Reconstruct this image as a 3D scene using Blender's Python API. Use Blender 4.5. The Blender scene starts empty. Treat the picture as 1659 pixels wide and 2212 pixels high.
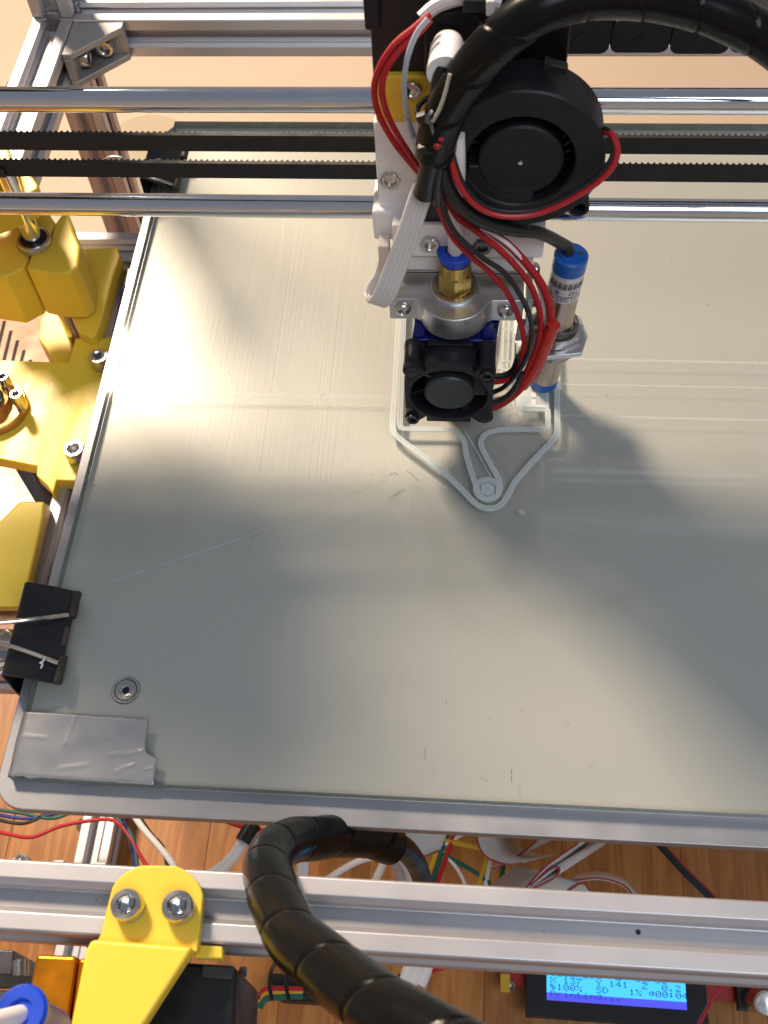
import bpy, bmesh, math, random
import numpy as np
from mathutils import Vector, Matrix
random.seed(7)
S = 0.001                       # everything below is written in millimetres
scene = bpy.context.scene
col = scene.collection

# ------------------------------------------------------------------ camera
CAM = np.array([3.8425, -272.11, 345.0])
WM = np.array([[0.99690667, 0.03068866, -0.07235531],
               [0.06420162, -0.84900438, 0.52447089],
               [-0.04533053, -0.52754766, -0.84831516]])   # world axes in camera terms
F, CX, CY = 2313.8, 829.5, 1106.0
cam_d = bpy.data.cameras.new('camera')
cam = bpy.data.objects.new('camera', cam_d); col.objects.link(cam)
R = WM @ np.diag([1, -1, -1])
m = Matrix(R.tolist()).to_4x4(); m.translation = Vector(CAM * S)
cam.matrix_world = m
cam_d.sensor_fit = 'VERTICAL'; cam_d.sensor_height = 24.0; cam_d.sensor_width = 18.0
cam_d.lens = F / 2212 * 24.0
cam_d.clip_start = 0.01; cam_d.clip_end = 20
cam_d.dof.use_dof = True; cam_d.dof.focus_distance = 0.415; cam_d.dof.aperture_fstop = 19
scene.camera = cam

# ------------------------------------------------------------------ light
world = bpy.data.worlds.new('World'); scene.world = world; world.use_nodes = True
bg = world.node_tree.nodes['Background']
wn = world.node_tree; wtc = wn.nodes.new('ShaderNodeTexCoord'); wsx = wn.nodes.new('ShaderNodeSeparateXYZ'); wcr = wn.nodes.new('ShaderNodeValToRGB')
wn.links.new(wtc.outputs['Generated'], wsx.inputs[0]); wn.links.new(wsx.outputs['Z'], wcr.inputs[0]); wn.links.new(wcr.outputs[0], bg.inputs['Color'])
e_ = wcr.color_ramp.elements                    # a room: warm walls near the horizon, cooler dim ceiling above
e_[0].position = 0.0; e_[0].color = (1.0, .80, .66, 1); e_[1].position = 1.0; e_[1].color = (.50, .58, .74, 1)
q_ = e_.new(.35); q_.color = (.72, .70, .74, 1)
bg.inputs['Strength'].default_value = 0.36
def area(name, loc, target, sx, sy, power, color):
    l = bpy.data.lights.new(name, 'AREA'); l.shape = 'RECTANGLE'; l.size = sx * S; l.size_y = sy * S
    l.energy = power; l.color = color
    o = bpy.data.objects.new(name, l); col.objects.link(o)
    o.location = Vector(loc) * S
    o.rotation_euler = (Vector(target) - Vector(loc)).to_track_quat('-Z', 'Y').to_euler()
    return o
area('lamp_light', (-740, 900, 1080), (-20, 0, 0), 290, 290, 54, (1.0, 0.81, 0.61))
area('daylight_fill', (500, -900, 1500), (0, -50, 0), 1000, 800, 14, (0.83, 0.91, 1.0))
scene.view_settings.view_transform = 'Standard'; scene.view_settings.look = 'None'
scene.view_settings.exposure = 0.0; scene.view_settings.gamma = 1.0
scene.cycles.max_bounces = 10; scene.cycles.transparent_max_bounces = 16
scene.cycles.caustics_reflective = False; scene.cycles.caustics_refractive = False
scene.cycles.sample_clamp_indirect = 6

# ------------------------------------------------------------------ helpers
def ray(x, y): return WM @ np.array([(x - CX) / F, (y - CY) / F, 1.0])
def P(x, y, z=None, Y=None, X=None):
    d = ray(x, y)
    if z is not None: t = (z - CAM[2]) / d[2]
    elif Y is not None: t = (Y - CAM[1]) / d[1]
    else: t = (X - CAM[0]) / d[0]
    return CAM + t * d
def lin(h):
    c = [int(h[i:i + 2], 16) / 255 for i in (0, 2, 4)]
    return tuple((v / 12.92 if v <= .04045 else ((v + .055) / 1.055) ** 2.4) for v in c) + (1,)

MATS = {}
def mat(name, color, rough=.5, metal=0., var=.08, vscale=60, bump=0., bscale=400, spec=.5, coat=0., trans=0., sss=0., stretch=(1, 1, 1), rvar=.1, emit=None, estr=0):
    if name in MATS: return MATS[name]
    m = bpy.data.materials.new(name); m.use_nodes = True; MATS[name] = m
    nt = m.node_tree; b = nt.nodes['Principled BSDF']
    c = lin(color) if isinstance(color, str) else tuple(color) + (1,)
    tc = nt.nodes.new('ShaderNodeTexCoord'); mp = nt.nodes.new('ShaderNodeMapping')
    mp.inputs['Scale'].default_value = stretch
    nt.links.new(tc.outputs['Object'], mp.inputs['Vector'])
    n = nt.nodes.new('ShaderNodeTexNoise'); n.inputs['Scale'].default_value = vscale; n.inputs['Detail'].default_value = 5
    nt.links.new(mp.outputs['Vector'], n.inputs['Vector'])
    mx = nt.nodes.new('ShaderNodeMix'); mx.data_type = 'RGBA'
    mx.inputs['A'].default_value = tuple(v * (1 - var) for v in c[:3]) + (1,)
    mx.inputs['B'].default_value = tuple(min(1, v * (1 + var)) for v in c[:3]) + (1,)
    nt.links.new(n.outputs['Fac'], mx.inputs['Factor'])
    nt.links.new(mx.outputs['Result'], b.inputs['Base Color'])
    mr = nt.nodes.new('ShaderNodeMapRange'); mr.inputs['From Min'].default_value = .3; mr.inputs['From Max'].default_value = .7
    mr.inputs['To Min'].default_value = max(.02, rough - rvar); mr.inputs['To Max'].default_value = min(1, rough + rvar)
    nt.links.new(n.outputs['Fac'], mr.inputs['Value']); nt.links.new(mr.outputs['Result'], b.inputs['Roughness'])
    b.inputs['Metallic'].default_value = metal
    b.inputs['Specular IOR Level'].default_value = spec
    b.inputs['Coat Weight'].default_value = coat
    b.inputs['Transmission Weight'].default_value = trans
    if sss:
        b.inputs['Subsurface Weight'].default_value = sss
        b.inputs['Subsurface Radius'].default_value = (.004, .003, .0012); b.inputs['Subsurface Scale'].default_value = 1
    if bump:
        n2 = nt.nodes.new('ShaderNodeTexNoise'); n2.inputs['Scale'].default_value = bscale; n2.inputs['Detail'].default_value = 3
        nt.links.new(mp.outputs['Vector'], n2.inputs['Vector'])
        bp = nt.nodes.new('ShaderNodeBump'); bp.inputs['Strength'].default_value = bump; bp.inputs['Distance'].default_value = .0004
        nt.links.new(n2.outputs['Fac'], bp.inputs['Height']); nt.links.new(bp.outputs['Normal'], b.inputs['Normal'])
    if emit:
        b.inputs['Emission Color'].default_value = lin(emit); b.inputs['Emission Strength'].default_value = estr
    return m

M_ALU = mat('anodised aluminium', (.52, .505, .525), .46, .78, .02, 40, stretch=(1, 1, 1), bump=.04, bscale=900, rvar=.04)
M_ALUC = mat('machined aluminium', (.60, .60, .62), .36, .95, .04, 120)
M_CAST = mat('cast zinc bracket', (.42, .40, .38), .5, .7, .1, 80, bump=.1)
M_CHROME = mat('polished rod steel', (.72, .73, .75), .09, 1., .02, 60, rvar=.03)
M_STEEL = mat('stainless steel', (.56, .54, .52), .26, 1., .08, 150)
M_DSTEEL = mat('dark steel', (.16, .15, .15), .35, .9, .1, 150)
M_YEL = mat('yellow printed plastic', (.83, .57, .05), .42, 0, .05, 40, bump=.12, bscale=1400, sss=.28, stretch=(.4, .4, 6))
M_YELT = mat('yellow printed top', (.83, .565, .05), .38, 0, .06, 40, bump=.25, bscale=900, sss=.28, stretch=(3, .6, 1))
M_WHT = mat('white printed plastic', (.90, .87, .87), .45, 0, .03, 30, bump=.06, bscale=1200, sss=.15, stretch=(.4, .4, 6))
M_BLK = mat('black plastic', (.007, .007, .008), .40, 0, .2, 80, bump=.05)
M_BLKM = mat('matte black plastic', (.009, .0095, .012), .52, 0, .2, 80, bump=.06, spec=.35)
M_WRAP = mat('black spiral wrap plastic', (.004, .004, .0042), .25, 0, .15, 60, bump=.03, rvar=.04, spec=.2)
M_RUB = mat('black rubber belt', (.010, .009, .009), .65, 0, .2, 200)
M_RED = mat('red sleeving', (.42, .008, .012), .6, 0, .15, 500, bump=.6, bscale=2500)
M_REDW = mat('red wire insulation', (.45, .012, .02), .35, 0, .1, 200)
M_WHTW = mat('white wire insulation', (.74, .70, .68), .4, 0, .06, 120)
M_BLKW = mat('black wire insulation', (.012, .012, .013), .4, 0, .1, 120)
M_BLUW = mat('blue wire insulation', (.015, .03, .20), .4, 0, .1, 120)
M_GRNW = mat('green wire insulation', (.01, .10, .07), .4, 0, .1, 120)
M_YELW = mat('yellow wire insulation', (.58, .34, .02), .4, 0, .1, 120)
M_GRYW = mat('grey ribbon insulation', (.58, .53, .50), .5, 0, .06, 300)
M_BLUE = mat('blue plastic', (.008, .055, .50), .35, 0, .05, 60)
M_SBLUE = mat('sensor blue plastic', (.006, .10, .42), .4, 0, .05, 60)
M_NAVY = mat('navy translucent plastic', (.006, .010, .10), .25, 0, .1, 60)
M_BRASS = mat('brass', (.62, .42, .12), .28, 1., .08, 120)
M_BRONZE = mat('oiled bronze', (.50, .28, .10), .4, .9, .15, 120)
M_GOLD = mat('orange anodised aluminium', (.72, .26, .01), .32, .85, .06, 100)
M_NICK = mat('nickel plated brass', (.62, .56, .50), .22, 1., .05, 150)
M_TUBE = mat('white ptfe tube', (.82, .76, .74), .4, 0, .03, 60, sss=.3)
M_FILM = mat('grey silver tape', (.33, .33, .345), .34, .3, .04, 60, bump=.12, bscale=160)
M_PSU = mat('galvanised steel cover', (.27, .135, .08), .45, .25, .05, 60)
M_SLOT = mat('dark vent opening', (.015, .012, .012), .8)
M_PCB = mat('red circuit board', (.36, .02, .015), .45, 0, .1, 200)
M_KAP = mat('amber polyimide tape', (.55, .20, .01), .2, 0, .1, 200, trans=.2)
M_SHRINK = mat('red heat shrink', (.50, .022, .012), .28, 0, .15, 150)
M_LABEL = mat('silver paper label', (.62, .60, .62), .4, .2, .04, 100)
M_INK = mat('black ink', (.02, .02, .03), .6)
M_DUST = mat('dark dust', (.03, .028, .025), .9)
M_PEACH = mat('peach laminate', (.43, .325, .24), .5, 0, .05, 6)
M_LCDC = mat('dark blue lcd segments', (.0, .02, .25), .5, emit='1040b0', estr=.9)
M_GLASSEDGE = mat('green glass edge', (.20, .24, .20), .25, 0, .2, 100)

def glassmat(name, tint, ior=1.5, alpha_white=0., rough=.015):
    m = bpy.data.materials.new(name); m.use_nodes = True; nt = m.node_tree
    for n in list(nt.nodes): nt.nodes.remove(n)
    o = nt.nodes.new('ShaderNodeOutputMaterial'); t = nt.nodes.new('ShaderNodeBsdfTransparent'); g = nt.nodes.new('ShaderNodeBsdfGlossy')
    t.inputs['Color'].default_value = tint + (1,); g.inputs['Roughness'].default_value = rough
    f = nt.nodes.new('ShaderNodeFresnel'); f.inputs['IOR'].default_value = ior
    gm = nt.nodes.new('ShaderNodeNewGeometry'); mr = nt.nodes.new('ShaderNodeMapRange')
    mr.inputs['To Min'].default_value = ior; mr.inputs['To Max'].default_value = 1 / ior     # same reflectance seen from either side of a face
    nt.links.new(gm.outputs['Backfacing'], mr.inputs['Value']); nt.links.new(mr.outputs['Result'], f.inputs['IOR'])
    x = nt.nodes.new('ShaderNodeMixShader')
    nt.links.new(f.outputs[0], x.inputs[0]); nt.links.new(t.outputs[0], x.inputs[1]); nt.links.new(g.outputs[0], x.inputs[2])
    last = x
    if alpha_white:
        d = nt.nodes.new('ShaderNodeBsdfPrincipled'); d.inputs['Base Color'].default_value = (.78, .82, .82, 1); d.inputs['Roughness'].default_value = .35
        y = nt.nodes.new('ShaderNodeMixShader'); y.inputs[0].default_value = alpha_white
        nt.links.new(x.outputs[0], y.inputs[1]); nt.links.new(d.outputs[0], y.inputs[2]); last = y
    nt.links.new(last.outputs[0], o.inputs['Surface'])
    return m
M_GLASS = glassmat('clear plate glass', (.955, .958, .95), rough=.07)
M_JAR = glassmat('clear jar glass', (.93, .95, .93))
M_PRINT = glassmat('translucent print plastic', (.9, .93, .92), 1.3, .47)
M_PRINT2 = glassmat('thin translucent print layer', (.92, .95, .94), 1.2, .30)
M_STRAND = glassmat('clear filament', (.9, .9, .9), 1.3, .24)
M_STREAK = glassmat('thin pale film', (.985, .99, .985), 1.12, .07)

def bedmat():
    m = mat('brushed aluminium plate', (.545, .535, .495), .40, .25, .03, 5, rvar=.015)
    nt = m.node_tree; b = nt.nodes['Principled BSDF']
    tc = nt.nodes.new('ShaderNodeTexCoord'); mp = nt.nodes.new('ShaderNodeMapping'); mp.inputs['Scale'].default_value = (900, 6, 1)
    n = nt.nodes.new('ShaderNodeTexNoise'); n.inputs['Scale'].default_value = 1; n.inputs['Detail'].default_value = 4
    nt.links.new(tc.outputs['Object'], mp.inputs['Vector']); nt.links.new(mp.outputs['Vector'], n.inputs['Vector'])
    bp = nt.nodes.new('ShaderNodeBump'); bp.inputs['Strength'].default_value = .13; bp.inputs['Distance'].default_value = .0003
    nt.links.new(n.outputs['Fac'], bp.inputs['Height']); nt.links.new(bp.outputs['Normal'], b.inputs['Normal'])
    return m
M_BED = bedmat()

def woodmat():
    m = bpy.data.materials.new('pine wood'); m.use_nodes = True; nt = m.node_tree; b = nt.nodes['Principled BSDF']
    tc = nt.nodes.new('ShaderNodeTexCoord'); oi = nt.nodes.new('ShaderNodeObjectInfo')
    mp = nt.nodes.new('ShaderNodeMapping'); mp.inputs['Scale'].default_value = (22, 1.6, 22)
    cm = nt.nodes.new('ShaderNodeCombineXYZ'); ml = nt.nodes.new('ShaderNodeMath'); ml.operation = 'MULTIPLY'; ml.inputs[1].default_value = 37
    nt.links.new(oi.outputs['Random'], ml.inputs[0]); nt.links.new(ml.outputs[0], cm.inputs[0]); nt.links.new(ml.outputs[0], cm.inputs[1])
    nt.links.new(tc.outputs['Object'], mp.inputs['Vector']); nt.links.new(cm.outputs[0], mp.inputs['Location'])
    n = nt.nodes.new('ShaderNodeTexNoise'); n.inputs['Scale'].default_value = 3; n.inputs['Detail'].default_value = 3; n.inputs['Distortion'].default_value = 1.2
    nt.links.new(mp.outputs['Vector'], n.inputs['Vector'])
    w = nt.nodes.new('ShaderNodeMath'); w.operation = 'MULTIPLY'; w.inputs[1].default_value = 9
    fr = nt.nodes.new('ShaderNodeMath'); fr.operation = 'PINGPONG'; fr.inputs[1].default_value = 1
    nt.links.new(n.outputs['Fac'], w.inputs[0]); nt.links.new(w.outputs[0], fr.inputs[0])
    cr = nt.nodes.new('ShaderNodeValToRGB')
    cr.color_ramp.elements[0].color = (.47, .195, .045, 1); cr.color_ramp.elements[1].color = (.33, .115, .022, 1)
    cr.color_ramp.elements[1].position = .95
    nt.links.new(fr.outputs[0], cr.inputs[0])
    hs = nt.nodes.new('ShaderNodeHueSaturation'); mr = nt.nodes.new('ShaderNodeMapRange'); mr.inputs['To Min'].default_value = .8; mr.inputs['To Max'].default_value = 1.15
    nt.links.new(oi.outputs['Random'], mr.inputs['Value']); nt.links.new(mr.outputs['Result'], hs.inputs['Value']); nt.links.new(cr.outputs[0], hs.inputs['Color'])
    nt.links.new(hs.outputs[0], b.inputs['Base Color']); b.inputs['Roughness'].default_value = .42
    return m
M_WOOD = woodmat()

class MB:
    def __init__(s): s.v = []; s.f = []
    def add(s, v, f):
        o = len(s.v); s.v += [tuple(map(float, p)) for p in v]; s.f += [tuple(i + o for i in q) for q in f]; return s
    def box(s, a, b):
        x0, y0, z0 = np.minimum(a, b); x1, y1, z1 = np.maximum(a, b)
        return s.add([(x0, y0, z0), (x1, y0, z0), (x1, y1, z0), (x0, y1, z0), (x0, y0, z1), (x1, y0, z1), (x1, y1, z1), (x0, y1, z1)],
                     [(3, 2, 1, 0), (4, 5, 6, 7), (0, 1, 5, 4), (1, 2, 6, 5), (2, 3, 7, 6), (3, 0, 4, 7)])
    def obox(s, c, u, v, w, du, dv, dw):
        c, u, v, w = map(lambda q: np.array(q, float), (c, u, v, w)); u /= np.linalg.norm(u); v /= np.linalg.norm(v); w /= np.linalg.norm(w)
        p = [c + a * u * du / 2 + b * v * dv / 2 + d * w * dw / 2 for d in (-1, 1) for a, b in ((-1, -1), (1, -1), (1, 1), (-1, 1))]
        return s.add(p, [(3, 2, 1, 0), (4, 5, 6, 7), (0, 1, 5, 4), (1, 2, 6, 5), (2, 3, 7, 6), (3, 0, 4, 7)])
    def prism(s, pts, vec):
        """closed planar outline (3-D points) swept along vec"""
        n = len(pts); pts = [np.array(p, float) for p in pts]; vec = np.array(vec, float)
        return s.add(pts + [p + vec for p in pts], [tuple(range(n))[::-1], tuple(range(n, 2 * n))] + [(i, (i + 1) % n, n + (i + 1) % n, n + i) for i in range(n)])
    def lathe(s, prof, base, axis, seg=32, hexr=None, cap0=True, cap1=True):
        """prof: (radius, height[, is_hex]); swept round axis from base"""
        base = np.array(base, float); u, v, w = frame(axis); o = len(s.v); n = len(prof)
        vs = []
        for q in prof:
            r, h = q[0], q[1]
            for i in range(seg):
                a = 2 * math.pi * i / seg
                rr = r
                if len(q) > 2 and q[2]:
                    k = (a % (math.pi / 3)) - math.pi / 6; rr = r * math.cos(math.pi / 6) / math.cos(k)
                vs.append(base + w * h + rr * (math.cos(a) * u + math.sin(a) * v))
        fs = [(j * seg + i, j * seg + (i + 1) % seg, (j + 1) * seg + (i + 1) % seg, (j + 1) * seg + i) for j in range(n - 1) for i in range(seg)]
        if cap0: fs.append(tuple(range(seg))[::-1])
        if cap1: fs.append(tuple((n - 1) * seg + i for i in range(seg)))
        return s.add(vs, fs)
    def cyl(s, p0, p1, r, seg=32, ch=0.):
        p0 = np.array(p0, float); p1 = np.array(p1, float); h = np.linalg.norm(p1 - p0)
        pr = [(r, 0), (r, h)] if not ch else [(r - ch, 0), (r, ch), (r, h - ch), (r - ch, h)]
        return s.lathe(pr, p0, p1 - p0, seg)
    def tube(s, path, r, seg=12, rf=None, cap=True):
        pts = np.array(path, float); n = len(pts)
        t = np.gradient(pts, axis=0); t /= np.linalg.norm(t, axis=1)[:, None] + 1e-12
        u, v, w = frame(t[0]); vs = []; L = 0
        for i in range(n):
            if i: L += np.linalg.norm(pts[i] - pts[i - 1])
            u = u - t[i] * (u @ t[i]); u /= np.linalg.norm(u); v = np.cross(t[i], u)
            for k in range(seg):
                a = 2 * math.pi * k / seg
                rr = r if rf is None else rf(L, a)
                vs.append(pts[i] + rr * (math.cos(a) * u + math.sin(a) * v))
        fs = [(j * seg + i, j * seg + (i + 1) % seg, (j + 1) * seg + (i + 1) % seg, (j + 1) * seg + i) for j in range(n - 1) for i in range(seg)]
        if cap: fs += [tuple(range(seg))[::-1], tuple((n - 1) * seg + i for i in range(seg))]
        return s.add(vs, fs)
    def strip(s, path, width, h, z):
        """flat raised line on a level surface"""
        p = np.array(path, float)[:, :2]; n = len(p)
        t = np.gradient(p, axis=0); t /= np.linalg.norm(t, axis=1)[:, None] + 1e-12
        nn = np.stack([-t[:, 1], t[:, 0]], 1) * width / 2
        vs = []
        for i in range(n):
            a = p[i] + nn[i]; b = p[i] - nn[i]
            vs += [(*a, z), (*b, z), (*b, z + h), (*a, z + h)]
        fs = []
        for i in range(n - 1):
            for k in range(4): fs.append((i * 4 + k, i * 4 + (k + 1) % 4, i * 4 + 4 + (k + 1) % 4, i * 4 + 4 + k))
        fs += [(0, 1, 2, 3)[::-1], tuple((n - 1) * 4 + k for k in range(4))]
        return s.add(vs, fs)
    def socket(s, base, axis, r, h, hr=None, depth=None):
        hr = hr or r * .58; depth = depth or h * .6
        return s.lathe([(r * .98, 0), (r, h * .1), (r, h * .88), (r * .92, h), (hr * 1.12, h), (hr, h - .12 * r, 1), (hr, h - depth, 1), (0.01, h - depth - hr * .35)], base, axis, 24)
    def nut(s, base, axis, r, h, hole):
        s.lathe([(r, 0, 1), (r, h * .85, 1), (r * .87, h), (hole * 1.15, h), (hole, h * .85), (hole, h * .2), (.01, h * .2)], base, axis, 24); return s

def frame(axis):
    w = np.array(axis, float); w = w / np.linalg.norm(w)
    a = np.array([0, 0, 1.]) if abs(w[2]) < .9 else np.array([1., 0, 0])
    u = np.cross(a, w); u /= np.linalg.norm(u); return u, np.cross(w, u), w
def smooth(pts, step=1.5):
    p = np.array(pts, float); n = len(p); out = []
    q = np.vstack([2 * p[0] - p[1], p, 2 * p[-1] - p[-2]])
    for i in range(1, n):
        a, b, c, d = q[i - 1], q[i], q[i + 1], q[i + 2]
        k = max(2, int(np.linalg.norm(c - b) / step))
        for j in range(k):
            t = j / k
            out.append(.5 * ((2 * b) + (c - a) * t + (2 * a - 5 * b + 4 * c - d) * t * t + (3 * b - a - 3 * c + d) * t ** 3))
    out.append(p[-1]); return np.array(out)
def px(pts, **k):
    """pixels -> points; a third entry overrides the plane value"""
    out = []
    for q in pts:
        kk = dict(k)
        if len(q) > 2: kk[list(k)[0]] = q[2]
        out.append(P(q[0], q[1], **kk))
    return out

ROOT = {}
def obj(name, mb, material, parent=None, ang=35, bevel=0., seg=2, label=None, origin=None):
    o0 = np.array(origin if origin is not None else (ROOT.get(parent.name, (0, 0, 0)) if parent else (0, 0, 0)), float)
    me = bpy.data.meshes.new(name)
    me.from_pydata([tuple((np.array(p) - o0) * S) for p in mb.v], [], mb.f)
    bm = bmesh.new(); bm.from_mesh(me); bmesh.ops.recalc_face_normals(bm, faces=bm.faces); bm.to_mesh(me); bm.free()
    for p in me.polygons: p.use_smooth = True
    me.set_sharp_from_angle(angle=math.radians(ang))
    me.materials.append(material)
    o = bpy.data.objects.new(name, me); col.objects.link(o)
    if parent: o.parent = parent
    ROOT[o.name] = o0
    if bevel:
        b = o.modifiers.new('bevel', 'BEVEL'); b.width = bevel * S; b.segments = seg; b.limit_method = 'ANGLE'; b.angle_limit = math.radians(40)
        b.harden_normals = True
    if label: o['label'] = label
    return o
def tag(o, label, cat, group=None):
    o['label'] = label; o['category'] = cat
    if group: o['group'] = group
    return o
def thing(name, label, cat, loc, group=None):
    o = bpy.data.objects.new(name, None); o.empty_display_size = .01; col.objects.link(o)
    o.location = Vector(loc) * S; ROOT[o.name] = np.array(loc, float)
    return tag(o, label, cat, group)
def solo(name, mb, material, label, cat, group=None, **k):
    a = np.array(mb.v); c = (a.min(0) + a.max(0)) / 2; c[2] = a[:, 2].min()
    o = obj(name, mb, material, origin=c, **k); o.location = Vector(c) * S
    return tag(o, label, cat, group)
def struct(name, mb, material, **k):
    o = obj(name, mb, material, **k); o['kind'] = 'structure'; return o
def wire(name, pts, r, material, label, cat='cable', group=None, seg=10, step=1.5, **k):
    return solo(name, MB().tube(smooth(px(pts, **k), step), r, seg), material, label, cat, group)

# aluminium slot profile (20 x 20), closed outline centred on 0,0
def profile(h=10.):
    side = [(-h + .6, -h), (-4.6, -h), (-3.0, -h + 1.7), (-3.0, -h + 2.2), (-5.4, -h + 2.2), (-5.4, -h + 3.2), (-2.9, -h + 5.7), (2.9, -h + 5.7), (5.4, -h + 3.2), (5.4, -h + 2.2), (3.0, -h + 2.2), (3.0, -h + 1.7), (4.6, -h), (h - .6, -h)]
    out = []
    for k in range(4):
        c, s_ = [(1, 0), (0, 1), (-1, 0), (0, -1)][k]
        out += [(x * c - y * s_, x * s_ + y * c) for x, y in side]
    return out
def beam(c0, axis, length, mb=None, h=10.):
    """profile swept along x, y or z from centre point c0"""
    mb = mb or MB(); c0 = np.array(c0, float)
    A = {'x': ((0, 1, 0), (0, 0, 1), (1, 0, 0)), 'y': ((1, 0, 0), (0, 0, 1), (0, 1, 0)), 'z': ((1, 0, 0), (0, 1, 0), (0, 0, 1))}[axis]
    u, v, w = map(lambda q: np.array(q, float), A)
    return mb.prism([c0 + a * u + b * v for a, b in profile(h)], w * length)

# ================================================================== SETTING
TZ = -292.0
tb = bpy.data.objects.new('table', None); col.objects.link(tb); tb['kind'] = 'structure'; ROOT['table'] = np.zeros(3)
x = -520.0; pm = None
while x < 520:
    w = random.choice((44, 52, 60, 68))
    k = MB().box((x + .08, -520, TZ - 28), (x + w - .08, 190, TZ + random.uniform(-.15, .15)))
    obj('plank', k, M_WOOD, tb, bevel=.2, seg=1); x += w
struct('desk', MB().box((-900, 191, TZ - 30), (900, 1500, TZ - .6)), M_PEACH)
struct('floor', MB().box((-3000, -3000, -1060), (3000, 3000, -1040)), mat('floor covering', (.30, .24, .19), .6, 0, .1, 3))

# ================================================================== FRAME
fr = thing('printer_frame', 'silver slotted aluminium frame surrounding the printer bed on the wooden table', 'frame', (-200, 0, TZ))
XL = -200.; YB = 198.5; YF = -212.5
obj('front_beam', beam((-330, YF, 30), 'x', 660, h=9.6), M_ALU, fr, bevel=.35, seg=2)
obj('back_beam', beam((XL + 10.2, YB, 30), 'x', 520), M_ALU, fr, bevel=.35, seg=2)
obj('side_beam', beam((XL, 76, 30), 'y', 112.2), M_ALU, fr, bevel=.35, seg=2)
obj('corner_post', beam((XL, YB, TZ), 'z', 332), M_ALU, fr, bevel=.35, seg=2)
obj('upper_post', beam((XL, YB + 2, 40.2), 'z', 185), M_ALU, fr, bevel=.35, seg=2)
obj('lower_beam', beam((-201, -220, -280), 'y', 408), M_ALU, fr, bevel=.35, seg=2)
# corner bracket between side beam and back beam, lying in the inner corner
cb = MB(); X0, Y0 = XL + 10.2, YB - 10.2
for zz in (21.5, 36.0):
    cb.prism([(X0, Y0, zz), (X0 + 25, Y0, zz), (X0 + 25, Y0 - 4, zz), (X0 + 4, Y0 - 25, zz), (X0, Y0 - 25, zz)], (0, 0, 3.2))
cb.box((X0, Y0 - 4, 24.6), (X0 + 25, Y0, 36.1)); cb.box((X0, Y0 - 25, 24.6), (X0 + 4, Y0 - 3.9, 36.1))
cbo = obj('corner_bracket', cb, M_CAST, fr, bevel=.6)
obj('bolt', MB().socket((X0 + 15, Y0 - 4, 30.5), (0, -1, 0), 4.2, 5), M_STEEL, cbo)
obj('bolt', MB().socket((X0 + 4, Y0 - 15, 30.5), (1, 0, 0), 4.2, 5), M_STEEL, cbo)
for yy in (150, 118):
    obj('bolt', MB().socket((XL - 10, yy, 30), (-1, 0, 0), 4.2, 4.5), M_STEEL, fr)
# T foot under the front beam at the end of the lower beam
ft = MB(); ft.box((-216, -156, -270), (-209.5, -136, -252)); ft.box((-192.5, -156, -270), (-186, -136, -252)); ft.box((-211, -158, -269.8), (-191, -138, -264))
obj('end_bracket', ft, M_CAST, fr, bevel=.6)
obj('bolt', MB().socket(P(55, 1872, z=-262), (0, 0, 1), 5.2, 10), M_STEEL, fr)
obj('bolt', MB().lathe([(4.5, 0), (4.3, 2), (3, 3.6), (.1, 4.2)], (-211, -110, -276), (-1, 0, 0), 20), M_STEEL, fr)

# ================================================================== BED
GX0, GX1, GY0, GY1 = -144.5, 190., -167.5, 166.
def rrect(x0, y0, x1, y1, r, z, seg=8):
    out = []
    for cx, cy, a0 in ((x1 - r, y0 + r, -90), (x1 - r, y1 - r, 0), (x0 + r, y1 - r, 90), (x0 + r, y0 + r, 180)):
        for i in range(seg + 1):
            a = math.radians(a0 + 90 * i / seg); out.append((cx + r * math.cos(a), cy + r * math.sin(a), z))
    return out
hb = thing('heated_bed', 'grey aluminium build plate with rounded front corner beneath the glass', 'print bed', (20, 0, -8))
obj('plate', MB().prism(rrect(-150, -177, 196, 170, 11, -8.2), (0, 0, 4.08)), mat('bare aluminium plate', (.40, .40, .42), .45, .75, .05, 40, bump=.05), hb, bevel=.5)
obj('surface_sheet', MB().box((-144.3, -167.2, -4.1), (190, 165.6, -4.0)), M_BED, hb)
c = P(272, 1491, z=-4); 
sc = MB().lathe([(5.3, 0), (5.0, .35), (4.1, .35), (3.9, -.1)], c, (0, 0, 1), 32, cap1=False)
so = obj('screw_recess', sc, M_STEEL, hb)
obj('countersunk_screw', MB().lathe([(3.75, 0), (3.75, .22), (1.7, .25), (1.45, .1, 1), (1.45, -.5, 1), (.01, -.6)], c, (0, 0, 1), 24), M_STEEL, hb)
gl = MB().box((GX0, GY0, -3.95), (GX1, GY1, 0))
go = solo('glass_plate', gl, M_GLASS, 'clear glass sheet covering the whole aluminium build plate', 'glass plate')
go.data.materials.append(M_GLASSEDGE)
for p in go.data.polygons:
    if abs(p.normal.z) < .5: p.material_index = 1
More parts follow.
